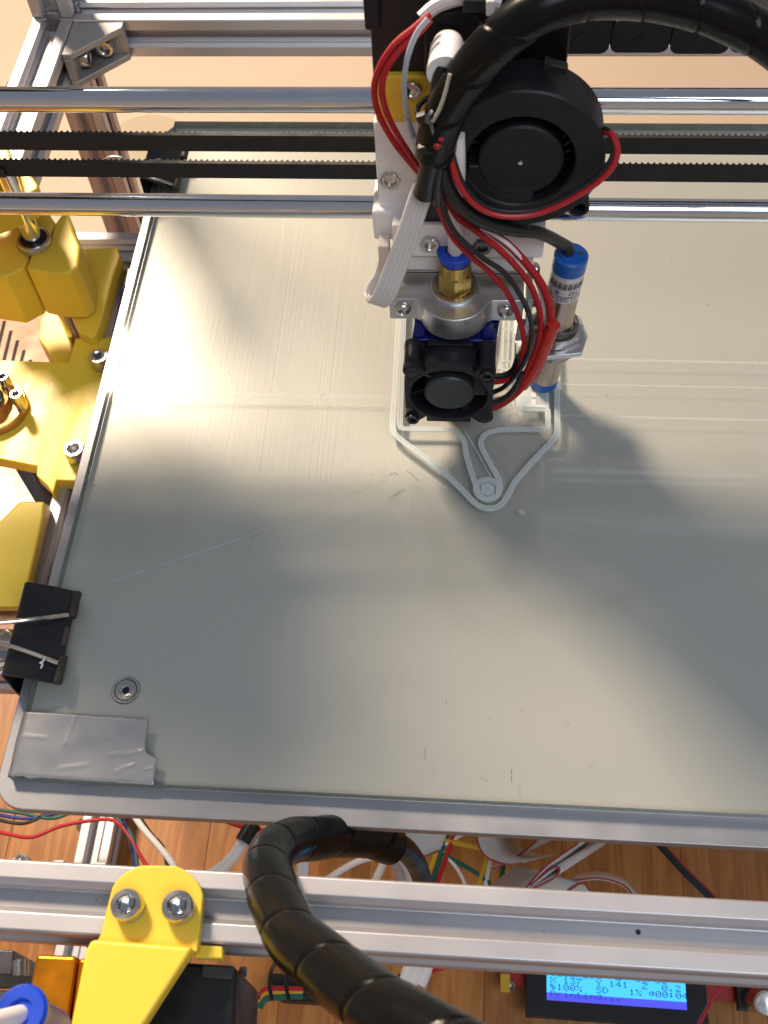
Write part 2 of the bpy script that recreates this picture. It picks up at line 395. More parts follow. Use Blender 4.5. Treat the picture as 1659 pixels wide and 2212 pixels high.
# faint scratches, fibres and dust on the glass
ds = MB()
for i in range(95):
    a = random.uniform(-140, 120); b = random.uniform(-160, 140); L = random.choice((.3, .4, .6, 2.2)) * random.uniform(.6, 1.3); th = random.uniform(0, 6.28)
    q = np.array([a, b, .06]); d = np.array([math.cos(th), math.sin(th), 0]) * L; e = np.array([-d[1], d[0], 0]) * random.uniform(-.4, .4)
    ds.tube([q, q + d * .5 + e, q + d], random.uniform(.05, .16) if L < 1 else .045, 5)
for qx, qy, dx, dy in ((917, 1640, 1, -22), (1104, 1690, 0, -28), (962, 1520, 2, -9), (1056, 1552, 3, -4), (905, 1040, -28, -24), (1125, 1533, 2, 6)):
    a, b = P(qx, qy, z=.1), P(qx + dx, qy + dy, z=.1); ds.tube([a, (a + b) / 2 + (.3, .2, 0), b], .08, 5)
du = solo('dust', ds, M_DUST, 'dark fibres and specks of dust scattered on the glass', 'dust'); du['kind'] = 'stuff'

bd_ = MB()
for qx, qy, r_ in ((1378, 2014, 1.0), (1384, 2018, .5), (1290, 2017, .25), (1302, 2010, .2), (1420, 2000, .2), (1520, 2028, .25), (70, 1936, .25), (208, 1945, .25), (190, 2044, .5), (1175, 2012, .2), (1250, 2016, .2)):
    p_ = P(qx, qy, z=33.5 if 1200 < qx else 40.2); bd_.lathe([(r_, 0), (r_ * .8, r_ * .4), (.02, r_ * .5)], p_, (0, 0, 1), 7)
bo_ = solo('grime', bd_, M_DUST, 'small dark specks of grime lying on the front aluminium beam', 'grime'); bo_['kind'] = 'stuff'
# tape
tp = [(50, 1537), (130, 1541), (230, 1548), (322, 1555), (318, 1580), (315, 1604), (315.5, 1621), (319, 1628), (325, 1632), (334, 1634), (341, 1639), (339, 1648), (336, 1654), (337, 1662), (334, 1680), (332, 1696), (250, 1691), (160, 1686), (85, 1681), (60, 1681), (52, 1678), (15, 1678), (22, 1652), (33, 1600)]
t3 = [p + (0, 0, .35) for p in px(tp, z=0)]
bm = bmesh.new(); vs = [bm.verts.new(Vector(p)) for p in t3]; f = bm.faces.new(vs); bmesh.ops.triangulate(bm, faces=[f])
for it in range(7):
    bmesh.ops.subdivide_edges(bm, edges=[e for e in bm.edges if e.calc_length() > 1.3], cuts=1); bmesh.ops.triangulate(bm, faces=bm.faces)
from mathutils import noise
cre = [(P(130, 1660, z=0), P(188, 1653, z=0)), (P(240, 1632, z=0), P(283, 1628, z=0)), (P(290, 1626, z=0), P(308, 1622, z=0)), (P(250, 1668, z=0), P(288, 1652, z=0)), (P(165, 1545, z=0), P(140, 1610, z=0)), (P(37, 1590, z=0), P(100, 1594, z=0)), (P(314, 1663, z=0), P(338, 1657, z=0))]
for v in bm.verts:
    p = v.co
    dz = .12 * noise.noise(p * .12)
    for a, b in cre:
        a = Vector(a); b = Vector(b); t = max(0, min(1, (p - a).dot(b - a) / (b - a).length_squared)); d = (p - (a + (b - a) * t)).xy.length
        dz += .11 * math.exp(-(d / .45) ** 2)
    edge = 0
    if p.x < GX0 + 1: dz -= min(1.6, (GX0 + 1 - p.x) * .45)
    if p.y < GY0 + .5: dz -= .25
    v.co.z += dz
bm.verts.index_update(); tm = MB(); tm.add([tuple(v.co) for v in bm.verts], [tuple(v.index for v in f.verts) for f in bm.faces]); bm.free()
to = solo('foil_tape', tm, M_FILM, 'torn strip of crinkled silver grey tape over the front left corner', 'tape', ang=60)
sd = to.modifiers.new('thickness', 'SOLIDIFY'); sd.thickness = .0002; sd.offset = 1

# binder clips ------------------------------------------------------
def clip(mouth_a, mouth_b, depth, label, hy):
    """mouth_a/b: ends of the gripping edge on the glass (back, front); spine lies at -X"""
    a = np.array(mouth_a); b = np.array(mouth_b)
    t = thing('binder_clip', label, 'binder clip', (a + b) / 2, 'black binder clips holding the glass to the plate')
    d = (b - a); L = np.linalg.norm(d); d = d / L; n = np.array([d[1], -d[0], 0.]); 
    if n[0] > 0: n = -n
    up = np.array([0, 0, 1.])
    H = 7.5
    prof = [(0.2, .4), (1.2, .9), (depth * .5, H * .62), (depth, H), (depth + .6, H - .5), (depth + .6, -H - 7.5), (depth, -H - 8), (depth * .5, -H * .62 - 8), (0, -8.8), (0, -9.4), (depth * .5, -H * .62 - 8.7), (depth + .2, -H - 8.6), (depth + 1.2, -H - 7.8), (depth + 1.2, H - .2), (depth + .2, H + .6), (depth * .5, H * .62 + .7), (1.2, 1.6), (.2, 1.1)]
    obj('clip_body', MB().prism([a + n * q + up * h for q, h in prof], d * L), M_BLK, t, bevel=.12, seg=1)
    for s0, s1 in ((0.02, .30), (.72, 1.0)):
        obj('rolled_edge', MB().cyl(a + d * L * s0 + n * .2 + up * 1.9, a + d * L * s1 + n * .2 + up * 1.9, 1.75, 20, .25), mat('worn black steel', (.06, .05, .04), .33, .45, .2, 200), t)
    obj('rolled_edge', MB().cyl(a + d * L * .40 + n * 1.4 - up * -.9, a + d * L * .60 + n * 1.4 - up * -.9, 1.2, 16, .25), mat('worn brown steel', (.10, .08, .07), .35, .5, .2, 200), t)
    return t, a, b, d, n, L
t, a, b, d, n, L = clip(P(172, 1281, z=1), P(128, 1481, z=1), 17, 'black binder clip with spread wire handles gripping the front left edge', 8)
w1 = px([(147, 1328, 4.6), (100, 1334, 9), (40, 1341, 13), (-40, 1349, 16), (-75, 1368, 17), (-40, 1382, 15), (0, 1389, 13), (60, 1408, 9), (125, 1432, 4.6)], z=0)
obj('wire_handle', MB().tube(smooth(w1, 1.2), .85, 10), M_NICK, t)
w2 = px([(62, 1395, -14), (40, 1382, -16), (22, 1366, -18), (12, 1362, -18), (0, 1375, -19), (-30, 1400, -20), (-20, 1450, -18), (30, 1430, -16), (60, 1418, -14)], z=0)
obj('wire_handle', MB().tube(smooth(w2, 1.2), .8, 10), M_NICK, t)
obj('plastic_scrap', MB().tube(smooth(px([(88, 1444, 7.8), (92, 1434, 8), (86, 1432, 8.2), (94, 1428, 8), (96, 1420, 7.6)], z=7), .5), .35, 6), M_WHTW, t)
t, a, b, d, n, L = clip(P(406, 322, z=1), P(382, 415, z=1), 15, 'black binder clip behind the belts at the rear left corner', 8)
w1 = px([(375, 400, 3.5), (340, 388, 8), (290, 376, 12), (255, 383, 14), (228, 370, 15), (224, 350, 15), (240, 338, 15), (262, 340, 14), (300, 355, 11), (360, 340, 5)], z=0)
obj('wire_handle', MB().tube(smooth(w1, 1.2), .75, 10), M_NICK, t)

# print lines -------------------------------------------------------
pp = thing('printed_part', 'translucent white first layer outline of a print below the nozzle', 'printed part', P(1050, 980, z=0))
def c3(pts): return smooth(px(pts, z=0), .8)
def line(name, pts, w, h, mt, corner=False):
    q = px(pts, z=0)
    path = np.vstack([np.linspace(q[i], q[i + 1], max(2, int(np.linalg.norm(q[i + 1] - q[i]) / .7)), endpoint=(i == len(q) - 2)) for i in range(len(q) - 1)])
    for _ in range(2 if corner else 6):
        path[1:-1] = (path[:-2] + 2 * path[1:-1] + path[2:]) / 4
    k = MB()
    if w > 1.5:                                   # a wall is three beads laid side by side
        t_ = np.gradient(path, axis=0); t_ /= np.linalg.norm(t_, axis=1)[:, None] + 1e-9
        n_ = np.stack([-t_[:, 1], t_[:, 0], 0 * t_[:, 0]], 1)
        for j in (-1, 0, 1): k.strip(path + n_ * j * w / 3, w / 3 * .84, h * (1, .86, 1)[j + 1], .02)
    else: k.strip(path, w, h, .02)
    obj(name, k, mt, pp, ang=50)
outer = [(863, 640), (861, 693), (852, 860), (848, 905), (847, 925), (851, 938), (868, 953), (905, 980), (960, 1022), (1005, 1066), (1022, 1085), (1038, 1097), (1057, 1101), (1076, 1097), (1091, 1083), (1112, 1042), (1150, 998), (1197, 950), (1203, 938), (1204, 920), (1203, 818), (1198, 700), (1196, 640)]
line('outer_wall', outer, 2.4, .6, M_PRINT)
line('brim_line', [(869, 640), (868, 693), (861, 860), (858, 915), (862, 930)], .5, .3, M_PRINT2)
line('inner_wall', [(874, 640), (872, 693), (866, 865), (864, 927), (900, 928), (968, 928), (985, 933), (1000, 948), (1005, 962), (1006, 980), (1018, 1020), (1029, 1055), (1036, 1072), (1052, 1083), (1072, 1076), (1081, 1060), (1080, 1040), (1060, 1005), (1041, 970), (1037, 955), (1044, 942), (1060, 933), (1086, 929), (1140, 929), (1184, 929), (1183, 885)], 2.2, .55, M_PRINT)
line('inner_wall', [(1183, 885), (1180, 700), (1178, 640)], 1.2, .4, M_PRINT)
line('diagonal_line', [(1003, 930), (1030, 975), (1060, 1030)], .45, .25, M_PRINT2)  # thin pale diagonal line inside the outline
ctr = P(1053, 1059, z=0)
hub = MB().lathe([(5.6, .02), (5.6, .7), (3.5, .7, 1), (3.5, .05, 1)], ctr, (0, 0, 1), 36, cap0=False, cap1=False)
obj('hub_ring', hub, M_PRINT, pp)
obj('hub_fill', MB().lathe([(3.0, .02, 1), (3.0, .75, 1), (2.5, .8, 1)], ctr, (0, 0, 1), 24), M_PRINT, pp)
obj('hub_fill', MB().lathe([(.55, .8), (.4, 1.5), (.1, 1.6)], ctr + (.4, .3, 0), (0, 0, 1), 12), M_PRINT, pp)
for cx, cy in ((1095, 876), (1092, 790)):
    obj('ring_wall', MB().lathe([(3.2, .02), (3.2, .5), (1.9, .5), (1.9, .02)], P(cx, cy, z=0), (0, 0, 1), 28, cap0=False, cap1=False), M_PRINT2, pp)
obj('corner_pad', MB().prism(px([(1115, 889), (1114, 830), (1130, 828), (1130, 780), (1185, 780), (1186, 889)], z=.02), (0, 0, .3)), M_PRINT2, pp)
pd = MB()
for i in range(4):
    y0 = 818 + i * 15; pd.prism(px([(1147, y0), (1158, y0), (1158, y0 + 11), (1147, y0 + 11)], z=.34), (0, 0, .12))
obj('infill_patch', pd, M_GRYW, pp)
obj('infill_patch', MB().prism(px([(1128, 873), (1180, 875), (1180, 881), (1128, 879)], z=.34), (0, 0, .15)), M_PRINT, pp)
for xx in (1088, 1100, 1111):
    line('infill_line', [(xx, 690), (xx - 3, 770), (xx - 6, 815)], 1.0, .3, M_PRINT2)
line('infill_line', [(1075, 710), (1115, 712)], .8, .3, M_PRINT2)
for pts_, wd in (([(228, 846), (450, 850), (846, 858)], 2.2), ([(1212, 775), (1400, 779), (1700, 785)], 1.3), ([(1212, 830), (1400, 833), (1700, 839)], .8), ([(1212, 897), (1400, 902), (1700, 909)], 1.2)):  # thin pale translucent strips laid straight across the glass
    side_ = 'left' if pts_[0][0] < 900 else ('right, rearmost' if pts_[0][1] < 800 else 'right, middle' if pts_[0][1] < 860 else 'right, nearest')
    solo('pale_streak', MB().strip(px(pts_, z=0), wd, .02, .015), M_STREAK, 'faint straight pale streak on the glass, ' + side_ + ' of the hot end', 'streak', 'faint streaks on the glass')
wire('filament_strand', [(235, 1256, .5), (420, 1197, 1.2), (600, 1132, 2.0), (760, 1068, 2.2), (825, 1043, 1.8), (838, 1029, 1.2), (850, 1024, .8), (859, 1026, .5)], .16, M_STRAND, 'long clear filament strand trailing across the glass to the print', 'filament strand', z=0, seg=6)
wire('filament_strand', [(825, 1040, .6), (833, 1031, 1), (842, 1024, 1.2), (853, 1022, .9), (860, 1026, .4)], .26, M_STRAND, 'small curled hook at the print end of the long strand', 'filament strand', z=0, seg=6)
wire('filament_strand', [(950, 1035, .3), (962, 1050, .6), (975, 1042, .3)], .15, M_STRAND, 'short curled clear strand beside the long edge of the print', 'filament strand', z=0, seg=6)
solo('plastic_blob', MB().lathe([(1.2, 0), (1.2, .3), (.8, .5), (.5, .2)], P(1126, 1106, z=0), (0, 0, 1), 16), M_STRAND, 'tiny clear plastic ring on the glass below the print tip', 'plastic blob')

# ================================================================== BED SUPPORT (left)
ZR = -33.
bs = thing('bed_support', 'silver slotted aluminium support frame under the left edge of the bed', 'support frame', (-162, 0, ZR - 20))
obj('side_rail', beam((-161, -96, ZR - 10), 'y', 196), M_ALU, bs, bevel=.35)
obj('rear_crossbar', beam((-230, 113, ZR - 10), 'x', 300), M_ALU, bs, bevel=.35)
obj('front_crossbar', beam((-260, -108, ZR - 10), 'x', 380), M_ALU, bs, bevel=.35)
obj('end_cap', MB().cyl(P(282, 590, z=ZR + 2), P(276, 625, z=ZR + 2), 3.2, 16), M_STEEL, bs)

# yellow nut bracket
ZN = -27.
nb = thing('nut_bracket', 'flat yellow plastic bracket carrying a bronze nut and bolted beside the bed', 'bracket', P(120, 880, z=ZN - 6))
out = [(-160, 795), (0, 798), (158, 804), (172, 752), (234, 752), (275, 742), (262, 800), (235, 900), (208, 985), (184, 1022), (173, 1058), (133, 1056), (125, 1085), (113, 1068), (90, 1046), (91, 1026), (0, 1008), (-160, 985)]
obj('plate', MB().prism(px(out, z=ZN - 7), (0, 0, 7)), M_YELT, nb, bevel=.5)
for q, h in (((212, 768), 8), ((158, 968), 8)):
    obj('bolt', MB().socket(P(q[0], q[1], z=ZN + 7) - (0, 0, 7), (0, 0, 1), 4.4, 7), M_STEEL, nb)
nc = P(-8, 886, z=ZN)
bn = obj('flanged_nut', MB().lathe([(14.6, 0), (14.6, 4), (14.1, 4.5), (8, 4.5), (8, 8), (6.2, 8.4), (6.2, 4)], nc, (0, 0, 1), 48, cap1=False), M_BRONZE, nb)
for q in ((4, 812), (33, 850), (-70, 880), (-48, 822)):
    obj('bolt', MB().socket(P(q[0], q[1], z=ZN + 13.5) - (0, 0, 9), (0, 0, 1), 2.7, 9, 1.5), M_NICK, bn)
ls = MB().tube([nc + np.array([0, 0, z]) for z in np.arange(-250, 13, .5)], 5.6, 24, rf=lambda L, a: 5.6 + .5 * math.sin(2 * math.pi * L / 2 - a))
solo('lead_screw', ls, M_DSTEEL, 'dark threaded lead screw rising through the bronze nut', 'lead screw', ang=60)

# bearing holder
bp0 = P(73, 517, z=12)
bh = thing('bearing_holder', 'tall yellow plastic clamp holding a linear bearing at the left of the bed', 'bearing holder', (bp0[0], bp0[1], -70))
zt = 10
oR = [(68, 548), (88, 534), (108, 520), (120, 480), (140, 452), (150, 465), (158, 498), (172, 530), (168, 575), (150, 590), (100, 590), (56, 580)]
obj('clamp_half', MB().prism(px(oR, z=zt), (0, 0, -29)), M_YEL, bh, bevel=1.2, seg=3)
oL = [(-60, 500), (-20, 470), (60, 470), (100, 452), (118, 478), (106, 516), (84, 508), (58, 512), (38, 526), (44, 540), (62, 552), (52, 578), (10, 600), (-60, 590)]
obj('clamp_half', MB().prism(px(oL, z=zt - .5), (0, 0, -30)), M_YEL, bh, bevel=1.2, seg=3)
oF = [(150, 545), (178, 536), (254, 534), (259, 554), (243, 598), (216, 703), (205, 725), (197, 729), (171, 718), (150, 675), (138, 600)]
obj('mounting_plate', MB().prism(px(oF, z=-21), (0, 0, -10)), M_YEL, bh, bevel=.8)
oD = [(86, 690), (100, 668), (130, 676), (152, 705), (160, 792), (150, 800), (124, 800), (100, 756), (82, 730)]
obj('lower_clamp', MB().prism(px(oD, z=-50), (0, 0, -45)), M_YEL, bh, bevel=1.2, seg=3)
obj('lower_clamp', MB().prism(px([(135, 705), (150, 690), (200, 712), (206, 760), (190, 790), (160, 790)], z=-58), (0, 0, -40)), M_YEL, bh, bevel=1.2, seg=3)
obj('bearing_ring', MB().lathe([(7.6, -30), (7.6, .2), (7.3, .7), (6.2, .7), (6.0, -.6), (4.6, -.6), (4.5, -20)], bp0, (0, 0, 1), 40, cap1=False), M_STEEL, bh)
obj('bearing_seal', MB().lathe([(5.9, -.9), (5.9, -.4), (4.2, -.4), (4.2, -.9)], bp0, (0, 0, 1), 32), M_BLK, bh)
rodb = bp0.copy(); rodb[2] = -285
solo('smooth_rod', MB().cyl(rodb, bp0 + (0, 0, 40), 4.05, 28), M_CHROME, 'upright polished steel rod passing through the yellow bearing clamp', 'smooth rod', 'polished smooth rods')
# rod mount under side beam
rm = thing('rod_mount', 'yellow plastic mount with a round hole holding the top of the upright rod', 'rod mount', bp0 + (0, 0, 25))
mo = MB().prism(px([(-90, 358), (52, 358), (62, 370), (82, 398), (80, 408), (58, 420), (14, 440), (-90, 478)], z=38), (0, 0, -14))
obj('mount_body', mo, M_YEL, rm, bevel=1, seg=3)
obj('hole', MB().cyl(P(16, 397, z=38.05), P(16, 397, z=38.05) + (0, 0, .25), 3.4, 28), mat('pinkish bore', (.55, .38, .35), .5), rm)
obj('upper_lug', MB().prism(px([(-90, 310), (16, 312), (24, 345), (26, 365), (-90, 372)], z=48), (0, 0, -12)), M_YEL, rm, bevel=.8)
# front yellow block
eb = thing('end_block', 'yellow plastic block with sloped corner beside the front left clip', 'block', P(50, 1200, z=-33))
top = px([(0, 1128), (44, 1083), (96, 1084), (92, 1118), (48, 1312), (-60, 1312), (-70, 1190)], z=-12)
bot = px([(-8, 1135), (40, 1088), (108, 1092), (110, 1110), (60, 1320), (-60, 1320), (-70, 1196)], z=-32)
k = MB(); nn = len(top)
k.add(top + bot, [tuple(range(nn)), tuple(range(nn, 2 * nn))[::-1]] + [(i, nn + i, nn + (i + 1) % nn, (i + 1) % nn) for i in range(nn)])
obj('block_body', k, M_YEL, eb, bevel=1., seg=3)
solo('marker_pin', MB().cyl(P(50, 1309, z=-31), P(76, 1309, z=-31), .6, 8), M_BLK, 'thin black pin poking out below the yellow block beside the clip', 'pin')

# power supply
ps = thing('power_supply', 'metal power supply with dark vent slots standing on the table at left', 'power supply', P(20, 760, z=TZ))
q = px([(-260, 560), (170, 600), (250, 900), (-200, 940)], z=-250)
obj('cover', MB().box((-520, 140, TZ), (-265, 330, -238)), M_PSU, ps, bevel=1)
for i in range(8):
    x0, y0 = 12 + i * 14.2, 690 + i * 21
    x0 = [-18, -4, 10, 24, 38, 52, 66, 80][i]; y0 = [650, 671, 693, 714, 735, 756, 777, 797][i]; 
    a, b = P(x0, y0, z=-237.8), P(x0 - 22, y0 + 90, z=-237.8)
    obj('vent_slot', MB().obox((a + b) / 2, b - a, np.cross((b - a), (0, 0, 1)), (0, 0, 1), np.linalg.norm(b - a), 2.4, .3), M_SLOT, ps)
obj('screw', MB().lathe([(4, 0), (3.6, 1.4), (2, 2.2), (.1, 2.4)], P(-2, 905, z=-237.9), (0, 0, 1), 20), M_STEEL, ps)
pl = thing('metal_bracket', 'shiny grey metal plate with one screw lying below the yellow bracket', 'metal plate', P(60, 1080, z=TZ))
obj('plate', MB().box((-440, 52, TZ + .3), (-262, 124, TZ + 42)), mat('pinkish steel', (.22, .18, .17), .42, .35, .06, 60), pl, bevel=1)
obj('screw', MB().lathe([(5, 0), (4.6, 1.6), (2, 3), (.1, 3.2)], P(84, 1062, z=TZ + 42.2), (0, 0, 1), 20), M_STEEL, pl)
wire('power_lead', [(-60, 1010), (0, 1072), (28, 1102), (60, 1140), (100, 1200)], 2.6, M_BLKW, 'black cord on the table beside the yellow block', z=TZ + 3)
# jar behind the bed
jc = P(318, 312, z=-150); jc[2] = TZ
solo('glass_jar', MB().lathe([(24, 0), (34, 4), (37, 60), (33, 115), (29, 130), (30, 142), (28, 145), (26.5, 142), (26.5, 128), (30, 112), (34, 60), (31, 6)], jc, (0, 0, 1), 40), M_JAR, 'clear round glass jar behind the rear corner of the bed', 'jar')

# ================================================================== GANTRY
YG = 20.
zu, zl = 123.3, 78.7
solo('smooth_rod', MB().cyl((-300, YG, zu), (300, YG, zu), 4.05, 40), M_CHROME, 'upper of the two horizontal polished rods crossing above the bed', 'smooth rod', 'polished smooth rods')
solo('smooth_rod', MB().cyl((-300, YG, zl), (300, YG, zl), 4.05, 40), M_CHROME, 'lower of the two horizontal polished rods crossing above the bed', 'smooth rod', 'polished smooth rods')
def belt(x0, x1, y, z0, z1):
    k = MB().box((x0, y - .7, z0), (x1, y + .7, z1)); x = x0
    while x < x1 - 1:
        k.prism([(x, y + .65, z0 + .05), (x + 1.1, y + .65, z0 + .05), (x + .85, y + 1.5, z0 + .05), (x + .25, y + 1.5, z0 + .05)], (0, 0, z1 - z0 - .1)); x += 2
    return k
solo('drive_belt', belt(-300, 260, YG, 103.3, 109.9), M_RUB, 'upper black toothed drive belt running behind the print head', 'drive belt', 'toothed drive belts')
solo('drive_belt', belt(-300, 260, YG, 91.8, 98.2), M_RUB, 'lower black toothed drive belt running behind the print head', 'drive belt', 'toothed drive belts')
solo('belt_clip', MB().box(P(-6, 385, Y=YG - 2), P(12, 352, Y=YG + 1.5)), M_BLK, 'small black clip on the left end of the lower belt', 'belt clip', bevel=.5)

xe = thing('gantry_end', 'yellow plastic end block holding the left ends of both horizontal rods', 'end block', (-290, 20, 62))
obj('end_body', MB().box((-322, -4, 62), (-262, 46, 88)).box((-322, -2, 88.2), (-272, 44, 112)).box((-322, -4, 112.2), (-264, 46, 134)), M_YEL, xe, bevel=1.5, seg=3)
obj('pulley', MB().lathe([(9, 0), (9, 1.5), (6.5, 1.6), (6.5, 9), (9, 9.1), (9, 10.5)], (-268, -9, 101), (0, 1, 0), 32), M_STEEL, xe)

fs = thing('shadow_spool', 'added unseen spool shading the bed, hanging from the upper frame post at the rear left', 'shading spool', (-228, 98, 153))  # unseen spool, added for the shadow it casts on the bed's left
spc = (-228, 118, 215)
obj('shadow_reel', MB().lathe([(62, 0), (62, 3), (25, 3.1), (25, 45), (62, 45.1), (62, 48)], spc, (0, -1, 0), 48), M_BLKM, fs)
obj('shadow_filament', MB().lathe([(25.2, 3.2), (54, 3.2), (55, 24), (54, 44.8), (25.2, 44.8)], spc, (0, -1, 0), 40), M_WHT, fs)
obj('bracket_arm', MB().box((-235, 186, 209), (-192, 190, 221)), M_STEEL, fs)
obj('axle', MB().cyl((-228, 186, 215), (-228, 72, 215), 5, 20), M_STEEL, fs)

# ================================================================== PRINT HEAD
ph = thing('print_carriage', 'white and yellow printed carriage with black housing riding on the rods', 'print carriage', (0, 20, 60))
YC = 10.
def pxbox(x0, y0, x1, y1, Yf, depth):
    a = P(x0, y0, Y=Yf); b = P(x1, y1, Y=Yf); return MB().box((a[0], Yf, b[2]), (b[0], Yf + depth, a[2]))
obj('carriage_block', pxbox(806, 264, 1168, 496, YC, 24), M_WHT, ph, bevel=1, seg=3)
obj('lower_lip', pxbox(803, 458, 1165, 524, YC - 3, 26), M_WHT, ph, bevel=1.2, seg=3)
obj('cap_plate', pxbox(806, 165, 1160, 265.5, YC - .3, 26), M_YEL, ph, bevel=.6)
hs = MB(); a = P(806, 168, Y=YC + 2); hs.box((a[0], YC + 2, a[2]), (31, YC + 30, a[2] + 36))
obj('housing', hs, M_BLK, ph, bevel=.8)
obj('housing_rim', MB().box((a[0] - 1.2, YC - 1.5, a[2] + 18), (a[0] + 3.4, YC + 8, a[2] + 36)), M_BLKM, ph, bevel=.8)
obj('nut', MB().nut(P(843, 388, Y=YC), (0, -1, 0), 3.5, 1.2, 2.0), M_STEEL, ph)
obj('bolt', MB().socket(P(890, 191, Y=YC - .3), (0, -1, 0), 2.9, 1.6, 1.7), M_STEEL, ph)
# projecting hot end holder
YH = 0.
obj('holder_block', pxbox(846, 487, 1172, 559, YH, 12), M_WHT, ph, bevel=.8, seg=3)
obj('holder_step', pxbox(866, 556, 1150, 588, YH + 3, 9), M_WHT, ph, bevel=.8, seg=3)
obj('nut', MB().nut(P(930, 524, Y=YH), (0, -1, 0), 3.3, 1.8, 1.7), M_STEEL, ph)
obj('nut', MB().nut(P(1042, 530, Y=YH), (0, -1, 0), 3.3, 1.8, 1.7), M_DSTEEL, ph)
obj('blower_duct', pxbox(912, 436, 1004, 486, YC - 8, 8), M_BLK, ph, bevel=.6)

# mount block for cable gland, on the housing front
gb = thing('cable_gland', 'white domed cable gland with black tube on the black housing', 'cable gland', P(965, 120, Y=0))
obj('gland_block', pxbox(914, 44, 1040, 170, YC - 4, 14), M_BLK, gb, bevel=1)
obj('block_top', MB().prism(px([(913, 44), (912, 30), (990, 26), (1022, 30), (1060, 70), (1040, 70)], Y=YC - 5), (0, 4, 0)), M_BLKM, gb, bevel=.6)
A, B = P(967, 108, Y=-6), P(962, 158, Y=-16)
obj('gland_cap', MB().lathe([(.1, -5.4), (2.4, -4.9), (4.2, -3), (4.9, 0), (5.2, np.linalg.norm(B - A))], A, B - A, 32), mat('glossy white plastic', (.78, .76, .74), .25, 0, .02, 60), gb)
obj('gland_tube', MB().tube(smooth(px([(958, 140, -14), (950, 190, -16), (944, 240, -15), (938, 300, -13)], Y=-14)), 2.7, 16), M_BLK, gb)

# blower ------------------------------------------------------------
bc = np.array([18.3, -10., 124.]); RB = 25.3
bl = thing('blower_fan', 'round black radial blower fan on the front of the carriage', 'blower fan', bc - (0, 0, 28))
def disc(r, n=56, c=bc, y=0.): return [(c[0] + r * math.cos(2 * math.pi * i / n), c[1] + y, c[2] + r * math.sin(2 * math.pi * i / n)) for i in range(n)]
obj('housing', MB().lathe([(24.6, -15), (RB, -14.4), (RB, -.6), (24.7, 0), (16.8, 0), (16.3, -.6), (16.3, -11), (.1, -11)], bc, (0, -1, 0), 72), M_BLKM, bl)
obj('outlet', MB().box((bc[0] - 16, bc[1] + .8, bc[2] - 28), (bc[0] + 5, bc[1] + 14.2, bc[2] - 2)), M_BLKM, bl, bevel=.8)
imp = MB()
for i in range(30):
    a = 2 * math.pi * i / 30; e = np.array([math.cos(a), 0, math.sin(a)]); g = np.array([-math.sin(a), 0, math.cos(a)])
    imp.obox(bc + e * 14.3 + (0, 8.0, 0), e + g * .5, (0, 1, 0), g - e * .5, 2.6, 5, .5)
obj('impeller', imp, M_BLK, bl)
obj('hub', MB().lathe([(12.9, -9), (12.9, -1.0), (12.2, -.4), (.9, -.4), (.8, -.1), (.1, -.1)], bc, (0, -1, 0), 56), M_BLKM, bl)
obj('hub_pin', MB().lathe([(.8, -.2), (.7, .05), (.1, .08)], bc, (0, -1, 0), 12), M_STEEL, bl)
e1 = P(1250, 452, Y=bc[1] + 2)
ear = MB().lathe([(3.4, -12), (3.4, -.3), (3.1, 0), (2.3, 0), (2.2, -.3), (2.2, -6), (.1, -6)], e1, (0, -1, 0), 28)
ear.obox(e1 + np.array([-5, 5, 4.5]), (1, 0, -1), (0, 1, 0), (1, 0, 1), 5, 9, 9)
obj('mounting_ear', ear, M_BLKM, bl)
e2 = bc + np.array([-18, 1, 21]); obj('mounting_ear', MB().lathe([(3.4, -12), (3.4, 0), (2.2, 0), (2.2, -6), (.1, -6)], e2, (0, -1, 0), 28), M_BLKM, bl)
a1 = P(1200, 142, Y=-2); obj('latch', MB().obox(a1, (1, 0, -.28), (0, 1, 0), (.28, 0, 1), 7, 3, 2.2), M_BLK, bl, bevel=.4)
obj('latch_tip', MB().obox(P(1180, 138, Y=-3), (1, 0, -.28), (0, 1, 0), (.28, 0, 1), 1.6, 3.6, 2.8), M_BLKM, bl, bevel=.3)

# hot end -----------------------------------------------------------
he = thing('hot_end', 'aluminium hot end with brass fitting blue collet and clamp', 'hot end', (-1, 0, 0))
HX = -1.0; ZC = 61.0
def clamp_outline(z):
    R = 12.6; xs = []
    pts = [(-23.5, 6), (-23.5, -7.2), (-13.8, -7.2)]
    for a in np.linspace(200, 340, 29):
        pts.append((R * math.cos(math.radians(a)) , -4.2 + R * math.sin(math.radians(a)) * 1.0))
    pts += [(13.8, -7.2), (24.5, -7.2), (24.5, 6)]
    return [(HX + x, y, z) for x, y in pts]
obj('clamp', MB().prism(clamp_outline(ZC - 10.5), (0, 0, 10.5)), M_ALUC, he, bevel=.5, seg=2)
obj('clamp_back', MB().box((HX - 23, 6.4, ZC - 10.3), (HX + 24, 12, ZC + .1)), M_ALUC, he, bevel=.4)
obj('heat_sink_neck', MB().lathe([(6, -6), (8.7, -.5), (8.8, 1.0), (8.4, 1.6), (6.6, 1.0), (5.6, .3)], (HX, -1.5, ZC), (0, 0, 1), 48), M_ALUC, he)
for sx, q in ((-1, (870, 666)), (1, (1092, 671))):
    obj('button_bolt', MB().lathe([(2.9, 0), (2.8, .8), (2.2, 1.6), (1.4, 2.0), (1.2, 1.7), (.1, 1.3)], P(q[0], q[1], Y=-7.2), (0, -1, 0), 24), M_STEEL, he)
obj('brass_fitting', MB().lathe([(5.2, 0), (5.8, .6), (5.8, 1.5), (6.5, 1.7, 1), (6.5, 9.0, 1), (5.7, 9.2), (5.5, 14), (5.6, 14.3)], (HX, -1.5, ZC), (0, 0, 1), 24), M_BRASS, he, ang=14)
